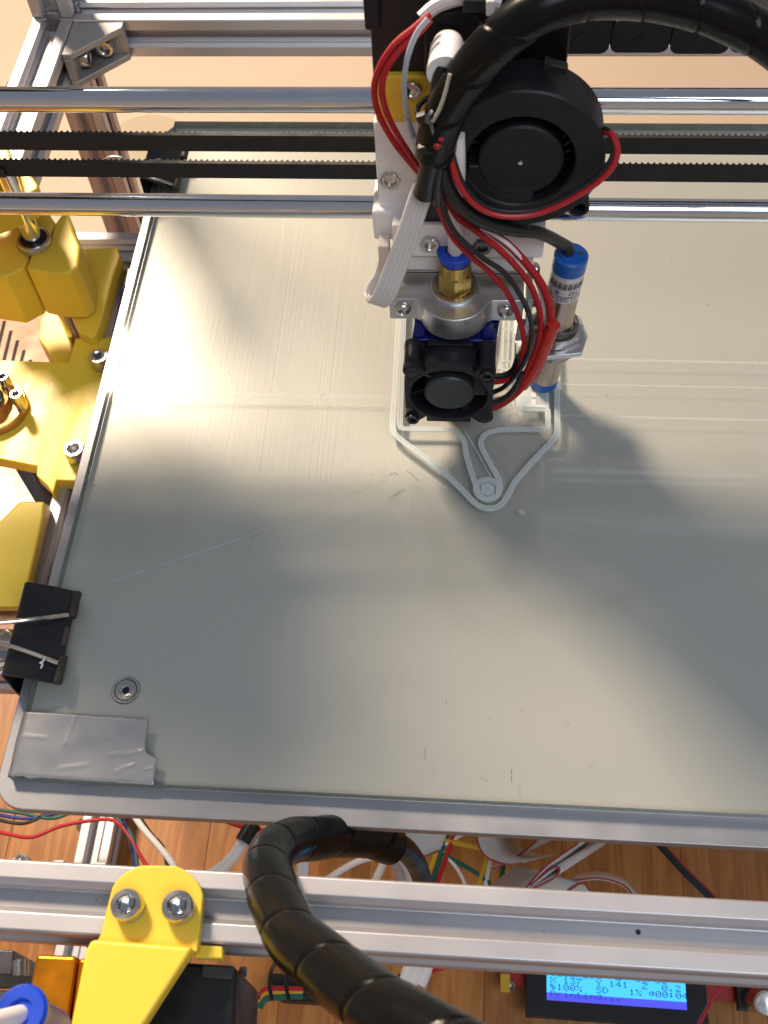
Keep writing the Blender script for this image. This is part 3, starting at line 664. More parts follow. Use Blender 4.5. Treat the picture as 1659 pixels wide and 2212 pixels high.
obj('collet', MB().lathe([(5.3, 14.3), (5.9, 15.4), (6.4, 17.2), (6.4, 18.2), (5.8, 18.9), (3.3, 18.9), (3.1, 18.2)], (HX, -1.5, ZC), (0, 0, 1), 40), M_BLUE, he)
obj('collet_seal', MB().lathe([(3.6, 18.4), (3.4, 19.3), (2.8, 19.3)], (HX, -1.5, ZC), (0, 0, 1), 32), M_BLK, he)
sink = MB()
for i in range(11):
    sink.lathe([(11, 0), (11, 1.1)], (HX, 0, 47 - i * 2.6), (0, 0, 1), 40)
sink.lathe([(4, 0), (4, 34)], (HX, 0, 18), (0, 0, 1), 24)
obj('heat_sink', sink, M_ALUC, he)
obj('heater_block', MB().box((HX - 8, -5, 4), (HX + 8, 12, 15)), M_ALUC, he, bevel=.4)
obj('nozzle', MB().lathe([(.4, .4), (1, .6), (3.2, 2.6, 1), (3.5, 4.4, 1)], (HX, 0, 0), (0, 0, 1), 24), M_BRASS, he)
# navy duct
duct = MB().prism([(HX - 15.5, -13.5, 18), (HX - 15.5, -13.5, 46.5), (HX - 13, 8, 50), (HX - 13, 8, 18)], (31, 0, 0))
obj('fan_duct', duct, M_NAVY, he, bevel=.8)
for s_ in (-1, 1):
    obj('duct_wing', MB().prism([(HX + s_ * 14.5, -13, 46), (HX + s_ * 14.5, 4, 50.2), (HX + s_ * 6, 4, 50.2), (HX + s_ * 11, -13, 46)], (0, 0, 2)), M_NAVY, he)

cf = thing('cooling_fan', 'small square black cooling fan on the front of the hot end', 'cooling fan', (-2, -23, 16))
fc = np.array([-2.2, -27.5, 32.2]); H = 13.5
fp = MB()
def flange(y, t):
    pts = []
    hs_ = 16.2
    for k in range(4):
        a0 = k * 90
        for a in np.linspace(-27, 27, 7): 
            rr = hs_ / math.cos(math.radians(a)); pts.append((rr * math.cos(math.radians(a + a0)), rr * math.sin(math.radians(a + a0))))
        cxx, czz = H * math.sqrt(2) * math.cos(math.radians(a0 + 45)), H * math.sqrt(2) * math.sin(math.radians(a0 + 45))
        pts.append((15.5 * math.cos(math.radians(a0 + 33)), 15.5 * math.sin(math.radians(a0 + 33))))
        for a in np.linspace(-95, 95, 9) + a0 + 45: pts.append((cxx + 3.2 * math.cos(math.radians(a)), czz + 3.2 * math.sin(math.radians(a))))
        pts.append((15.5 * math.cos(math.radians(a0 + 57)), 15.5 * math.sin(math.radians(a0 + 57))))
    n = len(pts); N = 14.2
    # ring between outline and round opening
    inner = []
    for (x, z) in pts:
        l = math.hypot(x, z); inner.append((x / l * N, z / l * N))
    k = MB()
    v = [(fc[0] + x, y, fc[2] + z) for x, z in pts] + [(fc[0] + x, y, fc[2] + z) for x, z in inner] + [(fc[0] + x, y + t, fc[2] + z) for x, z in pts] + [(fc[0] + x, y + t, fc[2] + z) for x, z in inner]
    f = []
    for i in range(n):
        j = (i + 1) % n
        f += [(i, j, n + j, n + i), (2 * n + i, 3 * n + i, 3 * n + j, 2 * n + j), (i, 2 * n + i, 2 * n + j, j), (n + i, n + j, 3 * n + j, 3 * n + i)]
    return k.add(v, f)
obj('front_flange', flange(fc[1], 2.4), M_BLKM, cf, bevel=.3, seg=1)
obj('rear_flange', flange(fc[1] + 10.4, 2.6), M_BLKM, cf, bevel=.3, seg=1)
obj('shroud', MB().lathe([(15.3, 0), (15.3, 8.4), (14.2, 8.4), (14.2, 0)], (fc[0], fc[1] + 2.2, fc[2]), (0, 1, 0), 48, cap0=False, cap1=False), M_BLKM, cf)
obj('back_plate', MB().cyl((fc[0], fc[1] + 11.5, fc[2]), (fc[0], fc[1] + 12.8, fc[2]), 14.1, 40), M_BLK, cf)
obj('hub', MB().lathe([(9.3, -9), (9.3, -1.2), (8.7, -.5), (.1, -.4)], fc, (0, -1, 0), 48), mat('dark fan hub', (.020, .025, .028), .5), cf)
bd = MB()
for i in range(7):
    a = 2 * math.pi * i / 7; e = np.array([math.cos(a), 0, math.sin(a)]); g = np.array([-math.sin(a), 0, math.cos(a)])
    bd.obox(fc + e * 11.4 + (0, 5.5, 0), e, g * .8 + np.array([0, .6, 0]), g * -.6 + np.array([0, .8, 0]), 4.6, 8, .6)
obj('blades', bd, M_BLK, cf)
for sx in (-1, 1):
    for sz in (-1, 1):
        c0 = fc + np.array([sx * H, 0, sz * H])
        obj('bolt', MB().socket(c0 + (0, .2, 0), (0, -1, 0), 2.35, 2.2 if (sx, sz) in ((-1, -1), (1, 1)) else .4, 1.3), mat('black oxide steel', (.03, .03, .032), .38, .6), cf)
        obj('corner_tube', MB().cyl(c0 + (0, 2.3, 0), c0 + (0, 10.5, 0), 3.0, 20), M_BLKM, cf)

# sensor ------------------------------------------------------------
s0, s1 = P(1172, 826, Y=5), P(1235, 548, Y=5); sd_ = s1 - s0; SL = np.linalg.norm(sd_); sd_ /= SL
ps_ = thing('proximity_sensor', 'threaded metal proximity sensor with blue ends beside the hot end', 'sensor', s0)
obj('sensing_tip', MB().lathe([(5.3, 0), (5.9, .7), (5.9, 5.0)], s0, sd_, 40), M_SBLUE, ps_)
tp_ = [s0 + sd_ * h for h in np.arange(4.8, 53, .125)]
obj('threaded_barrel', MB().tube(tp_, 6, 40, rf=lambda L, a: 5.72 + .30 * abs(((L - a / (2 * math.pi)) % 1) * 2 - 1)), M_NICK, ps_, ang=80)
LB0, LB1 = 52.6, SL - 6.5
obj('label_band', MB().lathe([(6.02, LB0), (6.02, LB1)], s0, sd_, 48), M_LABEL, ps_)
obj('end_cap', MB().lathe([(6.05, LB1), (6.05, SL - .7), (5.4, SL), (.1, SL)], s0, sd_, 40), M_SBLUE, ps_)
obj('cable_boss', MB().lathe([(3.2, SL), (2.9, SL + 1.2), (1.9, SL + 1.2)], s0 + np.array([-1.4, -.8, 0]), sd_, 24), M_SBLUE, ps_)
obj('indicator_light', MB().lathe([(.9, SL - .2), (.7, SL + .25), (.1, SL + .3)], s0 + np.array([3.2, .6, 0]), sd_, 16), M_DSTEEL, ps_)
FONT = {'0': '01110 10001 10011 10101 11001 10001 01110', '1': '00100 01100 00100 00100 00100 00100 01110', '2': '01110 10001 00001 00010 00100 01000 11111', '3': '11111 00010 00100 00010 00001 10001 01110',
        '4': '00010 00110 01010 10010 11111 00010 00010', '5': '11111 10000 11110 00001 00001 10001 01110', '6': '00110 01000 10000 11110 10001 10001 01110', '7': '11111 10001 00010 00100 01000 01000 01000', '8': '01110 10001 10001 01110 10001 10001 01110',
        '/': '00000 00001 00010 00100 01000 10000 00000', 'o': '01100 10010 10010 01100 00000 00000 00000', 'B': '11111 10001 11111 10101 11111 10001 11111', 'X': '10001 10001 01010 00100 01010 10001 10001', 'Y': '10001 10001 01010 00100 00100 00100 00100',
        'Z': '11111 00001 00010 00100 01000 10000 11111', '.': '00000 00000 00000 00000 00000 01100 01100', '%': '11000 11001 00010 00100 01000 10011 00011', 'S': '01111 10000 10000 01110 00001 00001 11110', 'D': '11100 10010 10001 10001 10001 10010 11100',
        ':': '00000 01100 01100 00000 01100 01100 00000', 'P': '11110 10001 10001 11110 10000 10000 10000', 'r': '00000 00000 10110 11001 10000 10000 10000', 'i': '00100 00000 01100 00100 00100 00100 01110', 'n': '00000 00000 10110 11001 10001 10001 10001',
        't': '01000 01000 11100 01000 01000 01001 00110', 'g': '00000 01111 10001 10001 01111 00001 01110', 'h': '01110 10001 10001 01110 11111 01110 00100', 'f': '11100 10000 11100 10111 10100 00111 00100', 'c': '00000 01110 10011 10111 10001 01110 00000',
        'L': '10000 10000 10000 10000 10000 10000 11111', 'J': '00111 00010 00010 00010 00010 10010 01100', 'A': '01110 10001 10001 10001 11111 10001 10001', 'N': '10001 10001 11001 10101 10011 10001 10001', 'O': '01110 10001 10001 10001 10001 10001 01110',
        '#': '11111 10101 11111 10101 11111 00100 11111', '-': '00000 00000 00000 11111 00000 00000 00000', '_': '00000 00000 00000 00000 00000 00000 11111', ' ': '00000 00000 00000 00000 00000 00000 00000'}
def dots(text):
    for i, ch in enumerate(text):
        for r, row in enumerate(FONT[ch].split()):
            for c_, bit in enumerate(row):
                if bit == '1': yield i * 6 + c_, r
u_, v_, w_ = frame(sd_)
aim = np.array([0, -1, 0.]) - sd_ * (np.array([0, -1, 0.]) @ sd_); aim /= np.linalg.norm(aim); tang = np.cross(sd_, aim)
ink = MB()
def print_on(text, h0, cell, wide=1.):
    n = len(text) * 6
    for cx, cy in dots(text):            # the label is printed upside down: glyph x runs to -tangent, rows climb
        for q in (0,):
            th0 = -(cx - n / 2) * cell * wide / 6.0; th1 = th0 - cell * wide * .98 / 6.0
            ha, hb_ = h0 + cy * cell, h0 + (cy + .98) * cell
            ps4 = [s0 + sd_ * h + 6.06 * (math.cos(t) * aim + math.sin(t) * tang) for t, h in ((th0, ha), (th1, ha), (th1, hb_), (th0, hb_))]
            ink.add(ps4, [(0, 1, 2, 3)])
print_on('LJ12A3-4', LB0 + 1.0, .30, .95)
print_on('-------', LB0 + 2.3, .30, 1.0)
print_on('NO  B', LB0 + 4.2, .26, 1.1)
print_on('########', LB0 + 7.0, .42, .75)
obj('label_print', ink, M_INK, ps_)
hN = 29
def hexn(h, t_, r, rot): 
    k = MB(); k.lathe([(r * .93, 0), (r, .9, 1), (r, t_ - .9, 1), (r * .9, t_), (6.3, t_)], s0 + sd_ * h, sd_, 36); return k
obj('lock_nut', hexn(31.2, 4.2, 10.2, 0), M_STEEL, ps_, ang=25)
obj('lock_nut', hexn(23.0, 4.2, 10.2, 0), M_STEEL, ps_, ang=25)
obj('toothed_washer', MB().tube([s0 + sd_ * 36.4 + 7.6 * (math.cos(a) * u_ + math.sin(a) * v_) + sd_ * .9 * math.sin(3 * a) for a in np.linspace(0, 5.9, 60)], .9, 8), M_DSTEEL, ps_)
# bracket
sb = thing('sensor_bracket', 'bent silver sheet bracket holding the sensor to the clamp', 'bracket', (27, 4, 30))
zc = (s0 + sd_ * 29)[2]
obj('ledge', MB().prism([(22, 12, zc - 1), (22, -6, zc - 1), (34, -7, zc - 1), (47, -5.5, zc - .2), (49.5, 3, zc + .2), (47, 13, zc), (34, 15, zc - 1)], (0, 0, 2.2)), M_ALUC, sb, bevel=.4)
obj('upright_tab', MB().box((24.6, -7.6, 29), (26.6, 13, 62)), M_ALUC, sb, bevel=.4)
obj('lower_tab', MB().prism(px([(1122, 700), (1142, 706), (1142, 736), (1113, 736)], Y=-8), (0, 3, 0)), M_ALUC, sb)
obj('bolt', MB().lathe([(2.9, 0), (2.7, 1.2), (1.6, 2.2), (.1, 2.4)], (26.7, -3, 57.5), (1, 0, .0), 20), M_STEEL, sb)
obj('bolt', MB().lathe([(2.9, 0), (2.7, 1.2), (1.6, 2.2), (.1, 2.4)], (26.7, 5, 64), (1, 0, .0), 20), M_STEEL, sb)

# ================================================================== CABLES AT THE HEAD
def wrap(pts, r, pitch, turn=1.):
    path = smooth(pts, .55)
    def rf(L, a):
        f = (L / pitch - turn * a / (2 * math.pi)) % 1
        return r * (.90 if f < .05 else .965 + .035 * min(1, (f - .05) * 2))
    return MB().tube(path, r, 40, rf)
w1 = px([(938, 330, -14), (955, 262, -16), (990, 190, -18), (1050, 115, -20), (1120, 50, -20), (1200, 5, -18), (1300, -12, -14), (1400, -8, -10), (1500, 12, -8), (1600, 52, -8), (1690, 108, -8), (1760, 170, -8)], Y=-14)
solo('spiral_wrapped_cable', wrap(w1, 6.1, 17), M_WRAP, 'thick black spiral wrapped cable arching over the blower at upper right', 'cable', 'black spiral wrapped cable bundles', ang=50)
# cable chain behind
cc = thing('cable_chain', 'black plastic cable chain with rounded links behind the blower', 'cable chain', P(1450, 90, Y=48))
for i in range(-3, 6):
    x0 = 1315 + i * 129
    a, b = P(x0, 118, Y=46), P(x0 + 127, 121, Y=46)
    y0 = 46 if i % 2 else 46.6; h = 13
    pts = [(a[0], y0, a[2] + h - 3)] + [(a[0] + 3 - 3 * math.cos(t), y0, a[2] + 3 - 3 * math.sin(t)) for t in np.linspace(0, math.pi / 2, 6)] + [(b[0] - 3 + 3 * math.sin(t), y0, a[2] + 3 - 3 * math.cos(t)) for t in np.linspace(0, math.pi / 2, 6)] + [(b[0], y0, a[2] + h), (a[0] + 3, y0, a[2] + h)]
    obj('chain_link', MB().prism(pts, (0, 18, 0)), M_BLKM, cc, bevel=.3, seg=1)
    q = P(x0 + 62, 85, Y=y0 - .05)
    obj('link_pin', MB().obox(q, (1, 0, .9), (0, 1, 0), (-.9, 0, 1), 4.5, .5, 1.3), M_BLK, cc)

wire('red_sleeved_wire', [(930, 30, -2), (895, 60, -4), (850, 98, -6), (818, 150, -7), (808, 200, -6), (820, 250, -4), (850, 305, -2), (885, 350, -1), (915, 385, 0)], 1.0, M_RED, 'outer red braided wire looping in front of the yellow cap plate', group='red sleeved wires', Y=-4)
wire('red_sleeved_wire', [(930, 42, -3), (900, 75, -5), (858, 115, -7), (832, 155, -8), (825, 200, -8), (838, 250, -6), (864, 300, -4), (893, 345, -2), (920, 380, -1)], 1.0, M_RED, 'inner red braided wire looping in front of the yellow cap plate', group='red sleeved wires', Y=-4)
wire('clear_tube', [(925, 40, -5), (900, 72, -7), (880, 125, -9), (873, 185, -9), (880, 250, -7), (895, 300, -5), (918, 352, -3), (926, 380, -2)], .85, mat('milky tube', (.55, .60, .68), .3, 0, .05, 100, trans=.35), 'thin milky tube curving between red wires and the white gland', 'tube', Y=-7)
wire('clear_tube', [(895, 300, -6), (912, 325, -5), (930, 350, -4)], .7, M_WHTW, 'short white wire end beside the black heat shrink sheath', 'tube', Y=-6)
wire('grey_cable', [(910, 40, 2), (940, 14, 4), (985, -2, 5), (1030, -8, 5), (1080, 6, 5)], 2.0, mat('pale grey cable', (.50, .45, .43), .4), 'pale grey cable curving over the top of the black block', Y=5)
tie = thing('cable_tie_clamp', 'grey cable tie clip on top of the black housing', 'cable tie', P(1035, 8, Y=2))
obj('tie_head', MB().obox(P(1028, 6, Y=1), (1, 0, 0), (0, 1, 0), (0, 0, 1), 7, 4, 4), M_BLKM, tie, bevel=.5)
obj('tie_band', MB().obox(P(1060, 8, Y=0), (1, 0, .05), (0, 1, 0), (0, 0, 1), 2.5, 5, 4.5), M_GRYW, tie, bevel=.5)
# sheath
A, B = P(945, 295, Y=-15), P(918, 418, Y=-13)
shp = MB().lathe([(3.4, 0), (3.6, 6), (3.5, 14), (3.7, np.linalg.norm(B - A))], A, B - A, 28)
solo('heat_shrink_sheath', shp, M_BLK, 'black heat shrink sheath around the wires above the white ribbon', 'sheath')
wire('black_cable', [(958, 300, -16), (950, 350, -16), (944, 400, -16), (946, 440, -15)], 1.6, M_BLKW, 'black cable lying against the sheath', Y=-16)
# zip ties
for lab, p, ax in (('upper black zip tie round the cable bundle beside the yellow plate', (940, 232), (-.2, 0, 1)), ('lower black zip tie round the cable bundle with red marks', (942, 300), (-.25, 0, 1))):
    c0 = P(*p, Y=-15); u, v, w = frame(ax)
    z_ = thing('zip_tie', lab, 'zip tie', c0, 'zip ties round the cable bundle')
    obj('band', MB().tube([c0 + 5.2 * math.cos(a) * u + 5.2 * math.sin(a) * v for a in np.linspace(0, 6.2, 40)], .8, 8), M_BLK, z_)
    obj('head', MB().obox(c0 + np.array([-3.5, -4.2, 0]), (1, 0, .4), (0, 1, 0), (-.4, 0, 1), 3.0, 2.4, 2.4), M_BLK, z_, bevel=.3)
wire('tie_tail', [(972, 160, -22), (962, 200, -23), (950, 235, -23), (935, 262, -22)], .55, mat('pale nylon', (.42, .38, .32), .4), 'pale narrow tail of a tie lying along the black tube', 'tie tail', Y=-22)
wire('steel_clip', [(934, 240, -21), (926, 250, -22), (922, 262, -22), (932, 268, -22), (936, 288, -21)], .6, M_DSTEEL, 'small dark wire clip beside the upper zip tie', 'wire clip', Y=-22)
for q, lab in (((956, 291), 'upper tiny red crimp on the bundle'), ((948, 308), 'lower tiny red crimp on the bundle')):
    solo('red_crimp', MB().cyl(P(q[0], q[1], Y=-21), P(q[0] - 6, q[1] + 10, Y=-21), 1.2, 12, .3), M_REDW, lab, 'crimp')
# ribbon
rb = thing('ribbon_cable', 'flat white four wire ribbon looping down in front of the carriage', 'ribbon cable', P(830, 650, Y=-8))
cen = [(915, 405, -12), (898, 455, -12), (876, 520, -12), (850, 590, -12), (832, 635, -12), (815, 655, -10), (801, 640, -5), (806, 615, -2), (820, 590, 0), (828, 560, 0)]
for k in range(5):
    off = (k - 2) * 9.2
    pth = []
    for i, q in enumerate(cen):
        s_ = 1 if i < 4 else (1, .85, .6, .4, .25, .2)[i - 4]
        pth.append(P(q[0] + off * s_ * .95, q[1] + off * s_ * .30, Y=q[2] - abs(off) * 0))
    obj('conductor', MB().tube(smooth(pth, 1.2), .92, 10), M_WHTW, rb)
obj('connector', MB().box(P(816, 533, Y=-1), P(845, 562, Y=5)), mat('cream connector', (.70, .62, .55), .5), rb, bevel=.4)
# PTFE
wire('bowden_tube', [(984, 290, -11), (986, 345, -11), (986, 420, -8), (985, 500, -4), (984, 560, -1.5)], 2.75, M_TUBE, 'white plastic tube entering the blue collet', 'tube', Y=0, seg=24)
# sensor cable
top = s1 + sd_ * .5 + np.array([-1.4, -.8, 0])
pts = px([(955, 360, -14), (968, 405, -15), (1000, 450, -15), (1050, 482, -14), (1110, 497, -10), (1165, 503, -5)], Y=-14) + [top + np.array([-2.2, -1, 5.5]), top + np.array([-.3, 0, 3]), top]
solo('sensor_cable', MB().tube(smooth(pts), 2.15, 18), M_BLKW, 'thick black cable curving down into the blue sensor cap', 'cable')
# blower wires
wire('blower_wire', [(1306, 285, -6), (1322, 290, -8), (1334, 320, -11), (1326, 355, -13), (1290, 395, -14), (1220, 438, -15), (1150, 464, -16), (1080, 466, -17), (1030, 445, -17), (995, 405, -17), (978, 360, -16), (970, 320, -15)], .95, M_REDW, 'red wire curving round the lower rim of the blower', group='blower wires', Y=-10)
wire('blower_wire', [(1304, 278, -5), (1316, 284, -7), (1326, 318, -10), (1316, 352, -12), (1282, 388, -13), (1214, 430, -14), (1148, 455, -15), (1080, 456, -16), (1035, 437, -16), (1002, 400, -16), (985, 360, -15), (975, 320, -14)], .85, M_BLKW, 'black wire curving round the lower rim of the blower', group='blower wires', Y=-10)
# fan wires
wire('fan_wire', [(935, 405, -15), (950, 450, -15), (975, 508, -15), (1015, 552, -15), (1062, 592, -15), (1100, 640, -15), (1122, 690, -15), (1132, 740, -16), (1124, 790, -17), (1104, 818, -17), (1066, 826, -16)], .98, M_RED, 'thin red wire running beside the brass fitting to the small fan', group='fan wires', Y=-15)
wire('fan_wire', [(948, 400, -16), (958, 450, -16), (985, 505, -17), (1040, 555, -17), (1090, 590, -17), (1128, 645, -17), (1148, 700, -17), (1144, 755, -18), (1122, 800, -18), (1090, 835, -17), (1064, 848, -16)], .95, M_BLKW, 'thin black wire running beside the brass fitting to the small fan', group='fan wires', Y=-15)
wire('heater_wire', [(950, 400, -11), (985, 465, -11), (1030, 500, -11), (1085, 545, -11), (1135, 600, -11), (1160, 650, -11), (1168, 705, -12), (1152, 770, -13), (1110, 845, -14), (1066, 868, -13)], 1.1, M_RED, 'inner red braided heater wire beside the clamp', group='heater wires', Y=-11)
wire('heater_wire', [(1020, 470, -9), (1060, 500, -9), (1105, 535, -9), (1150, 585, -9), (1178, 630, -9), (1190, 680, -10), (1184, 720, -11)], 1.4, M_RED, 'outer red braided heater wire entering the red heat shrink', group='heater wires', Y=-9)
wire('white_wire', [(1040, 490, -10), (1100, 530, -10), (1150, 590, -9), (1170, 640, -8), (1172, 690, -9), (1155, 740, -10)], .75, M_WHTW, 'thin white wire between the red heater wires', Y=-9)
wire('heat_shrink_tube', [(1196, 700, -12), (1180, 740, -12.5), (1158, 790, -13), (1128, 832, -13.5)], 2.5, M_SHRINK, 'red heat shrink tube joining wires beside the sensor', 'heat shrink', Y=-12, seg=18)
wire('heater_wire', [(1134, 825, -14), (1110, 850, -14), (1085, 868, -14), (1058, 880, -13)], 2.0, M_RED, 'short thick red sleeve below the heat shrink tube', group='heater wires', Y=-14)
wire('black_wire', [(1128, 805, -15), (1112, 838, -16), (1090, 860, -16), (1060, 872, -15)], 1.2, M_BLKW, 'short black wire bending to the side of the small fan', Y=-15)
wire('black_wire', [(1120, 770, -12), (1108, 800, -12), (1085, 812, -13), (1064, 812, -13)], 1.2, M_BLKW, 'short black wire looping at the top corner of the small fan', Y=-12)
solo('amber_tape', MB().prism(px([(1146, 706), (1166, 716), (1130, 790), (1112, 800), (1122, 760)], Y=-8), (0, 2, 0)), M_KAP, 'amber tape wrapped on wires beside the red heat shrink', 'tape')

# ================================================================== FRONT LOWER
# motor bracket
mbk = thing('motor_bracket', 'yellow plastic bracket bolted on the front beam with rounded top', 'bracket', P(330, 2000, z=40))
tab = [(250, 1923), (257, 1912), (267, 1901), (280, 1890), (293, 1883), (306, 1878), (320, 1876), (383, 1877), (398, 1882), (410, 1890), (422, 1900), (433, 1913), (440, 1926), (444, 1940), (438, 2010), (432, 2062), (215, 2045), (226, 2022), (238, 1970)]
obj('tab', MB().prism(px(tab, z=40.3), (0, 0, 4)), M_YEL, mbk, bevel=.6, seg=3)
arm = [(206, 2042), (214, 2036), (425, 2053), (413, 2074), (323, 2214), (240, 2340), (120, 2340), (166, 2214), (196, 2062)]
obj('arm', MB().prism(px(arm, z=42.5), (0, 0, 5.5)), M_YEL, mbk, bevel=1.4, seg=3)
obj('foot', MB().prism(px([(430, 2045), (486, 2050), (486, 2076), (424, 2074)], z=36), (0, 0, 4)), M_YEL, mbk, bevel=.5)
for q in ((280, 1955), (389, 1958)):
    obj('bolt', MB().socket(P(q[0] + 1, q[1] + 6, z=44.3), (0, 0, 1), 4.25, 5, 2.4), M_STEEL, mbk)
ex = thing('extruder', 'orange anodised extruder blocks beside the yellow motor bracket', 'extruder', P(110, 2140, z=20))
obj('front_block', MB().prism(px([(78, 2060), (166, 2064), (134, 2300), (30, 2300)], z=40), (0, 0, -30)), M_GOLD, ex, bevel=1.2, seg=3)
obj('rear_block', MB().prism(px([(169, 2068), (212, 2072), (190, 2300), (140, 2300)], z=39), (0, 0, -30)), M_GOLD, ex, bevel=1.2, seg=3)
cc_ = P(45, 2188, z=70)
obj('collet', MB().lathe([(4.8, -22), (4.8, -6), (5.9, -4), (6.5, 0), (5.8, .9), (3.2, .9), (3, 0)], cc_, (-.05, .05, 1), 40), M_BLUE, ex)
obj('filament_tube', MB().tube(smooth([cc_ + (0, 0, -2), cc_ + (-3, -3, 8), cc_ + (-8, -7, 20), cc_ + (-16, -12, 34)]), 2.3, 18), M_TUBE, ex)
sm = thing('stepper_motor', 'black stepper motor under the yellow bracket at the front', 'stepper motor', P(440, 2160, z=-5))
obj('motor_body', MB().prism(px([(300, 2072), (500, 2084), (512, 2092), (500, 2330), (230, 2330)], z=31), (0, 0, -42)), M_BLK, sm, bevel=1.5, seg=2)
obj('lit_edge', MB().prism(px([(440, 2085), (508, 2090), (503, 2118), (436, 2112)], z=31.2), (0, 0, 1.5)), mat('lit edge grey', (.05, .05, .05), .5, .4), sm, bevel=.5)  # lighter grey strip stands in for the motor's lit top edge
obj('plug_ring', MB().lathe([(3.5, 0), (3.5, 1.5), (2.2, 1.5), (2, .5)], P(517, 2115, z=15), (1, 0, 0), 20), M_DSTEEL, sm)
zs = thing('lift_motor', 'dark square motor below the front beam at the left edge', 'stepper motor', P(20, 2100, z=-250))
obj('motor_body', MB().prism(px([(-160, 2040), (30, 2052), (26, 2108), (-165, 2100)], z=-215), (0, 0, -40)), mat('motor dark plate', (.09, .09, .10), .4, .5), zs, bevel=1)
obj('shaft', MB().cyl(P(44, 2075, z=-215), P(44, 2125, z=-215), 4, 24), M_STEEL, zs)
obj('belt_guard', MB().prism(px([(-160, 2102), (76, 2108), (72, 2132), (-165, 2128)], z=-205), (0, 0, -8)), M_RUB, zs)
obj('base_profile', MB().prism(px([(-160, 2136), (74, 2140), (50, 2300), (-160, 2300)], z=-235), (0, 0, -20)), M_ALU, zs, bevel=.6)

# big front spiral wrap
w2 = px([(1110, 2345, 132), (980, 2270, 122), (862, 2202, 112), (770, 2139, 100), (705, 2085, 90), (640, 2030, 78), (602, 1961, 64), (583, 1905, 50), (579, 1866, 38), (595, 1835, 26), (629, 1816, 14), (676, 1811, 2), (726, 1806, -10), (789, 1808, -22), (845, 1824, -34)], z=0)
w2 = np.array(w2)
solo('spiral_wrapped_cable', wrap(w2, 7.0, 22, -1.), M_WRAP, 'thick black spiral wrapped cable bending over the front beam', 'cable', 'black spiral wrapped cable bundles', ang=50)
wire('bed_cable', [(838, 1812, -30), (876, 1836, -50), (898, 1865, -75), (912, 1910, -100), (915, 1960, -130)], 4.2, M_BLKW, 'black cable leaving the end of the front spiral wrap', z=0)
wire('bed_cable', [(830, 1812, -30), (858, 1838, -50), (878, 1868, -75), (892, 1910, -100), (890, 1960, -130)], 3.0, M_WHTW, 'thick white cable leaving the end of the front spiral wrap', z=0)
wire('bed_cable', [(820, 1822, -32), (845, 1848, -52), (862, 1880, -75), (875, 1930, -110)], 2.2, mat('blue grey cable', (.42, .42, .46), .4), 'blue grey cable leaving the end of the front spiral wrap', z=0)
GW = 'wires lying on the table'
def tw(name, pts, r, m_, lab): wire(name, pts, r, m_, lab, 'wire', GW, z=-240, step=3)
for i, (dx, dy, m_, lab) in enumerate(((0, 0, M_BLUW, 'dark blue wire arching over the lower beam at left'), (3, -9, M_GRNW, 'dark green wire arching over the lower beam at left'), (-6, 9, M_BLKW, 'black wire arching over the lower beam at left'))):
    tw('thin_wire', [(-40, 1752 + dy), (50, 1768 + dy * 1.2), (120, 1758 - dy), (200, 1740 + dy * .4), (250, 1757 - dy), (280 + dx, 1800), (292 + dx, 1850), (296 + dx, 1910)], 1.0, m_, lab)
tw('thin_wire', [(-40, 1788), (20, 1802), (70, 1808), (130, 1785), (200, 1772), (245, 1772), (275, 1800), (310, 1860), (340, 1900)], 1.1, M_REDW, 'bright red wire curling across the lower beam at left')
tw('thin_wire', [(275, 1740), (310, 1790), (345, 1830), (375, 1870), (390, 1910)], 1.9, M_WHTW, 'white wire running down to the yellow bracket')
tw('thin_wire', [(285, 1740), (325, 1800), (352, 1830), (362, 1870), (380, 1910)], 1.1, M_BLKW, 'black wire running down beside the white wire')
for dx, lab in ((0, 'left white cable of the taped pair'), (13, 'right white cable of the taped pair')):
    tw('power_cable', [(548 + dx, 1740), (535 + dx, 1785), (505 + dx, 1840), (470 + dx * 1.3, 1875), (420 + dx * 2, 1900)], 2.0, M_WHTW, lab)
a, b = P(548, 1778, z=-238), P(524, 1818, z=-238)
solo('cable_tape', MB().tube([a + (b - a) * t for t in (0, .5, 1)], 4.4, 16), M_BLK, 'black tape binding the pair of white cables', 'tape')
for dx, lab in ((0, 'left white cable of the upright pair behind the wrap'), (17, 'right white cable of the upright pair behind the wrap')):
    tw('power_cable', [(640 + dx, 1745), (652 + dx * .8, 1790), (650 + dx * .6, 1850), (648 + dx * .5, 1920)], 2.2, M_WHTW, lab)
for dx, lab in ((0, 'left white cable emerging below the front beam'), (22, 'middle white cable emerging below the front beam'), (45, 'right white cable emerging below the front beam')):
    tw('power_cable', [(905 + dx, 2000), (893 + dx, 2060), (882 + dx * .95, 2090), (868 + dx * .9, 2130)], 2.8, M_WHTW, lab)
tw('thin_wire', [(690, 1910), (750, 1872), (790, 1855), (830, 1850)], 1.8, M_WHTW, 'white wire slanting up to the end of the front wrap')
tw('thin_wire', [(800, 1930), (812, 1900), (826, 1870), (830, 1850)], 2.2, M_GRYW, 'grey cable dropping from the end of the front wrap')
tw('thin_wire', [(860, 1775), (905, 1800), (950, 1835), (990, 1880), (1010, 1925)], 1.0, M_WHTW, 'long white wire crossing the yellow wires')
tw('thin_wire', [(890, 1842), (935, 1835), (985, 1810), (1030, 1780)], 1.2, M_WHTW, 'white wire crossing over the long white wire')
tw('thin_wire', [(860, 1780), (920, 1805), (980, 1820), (1060, 1838), (1110, 1865), (1150, 1920)], 1.5, M_YELW, 'yellow wire running right under the bed edge')
tw('thin_wire', [(1030, 1770), (1050, 1800), (1052, 1850), (1040, 1890), (1028, 1930)], 1.5, M_YELW, 'yellow wire hanging beside the red and green pair')
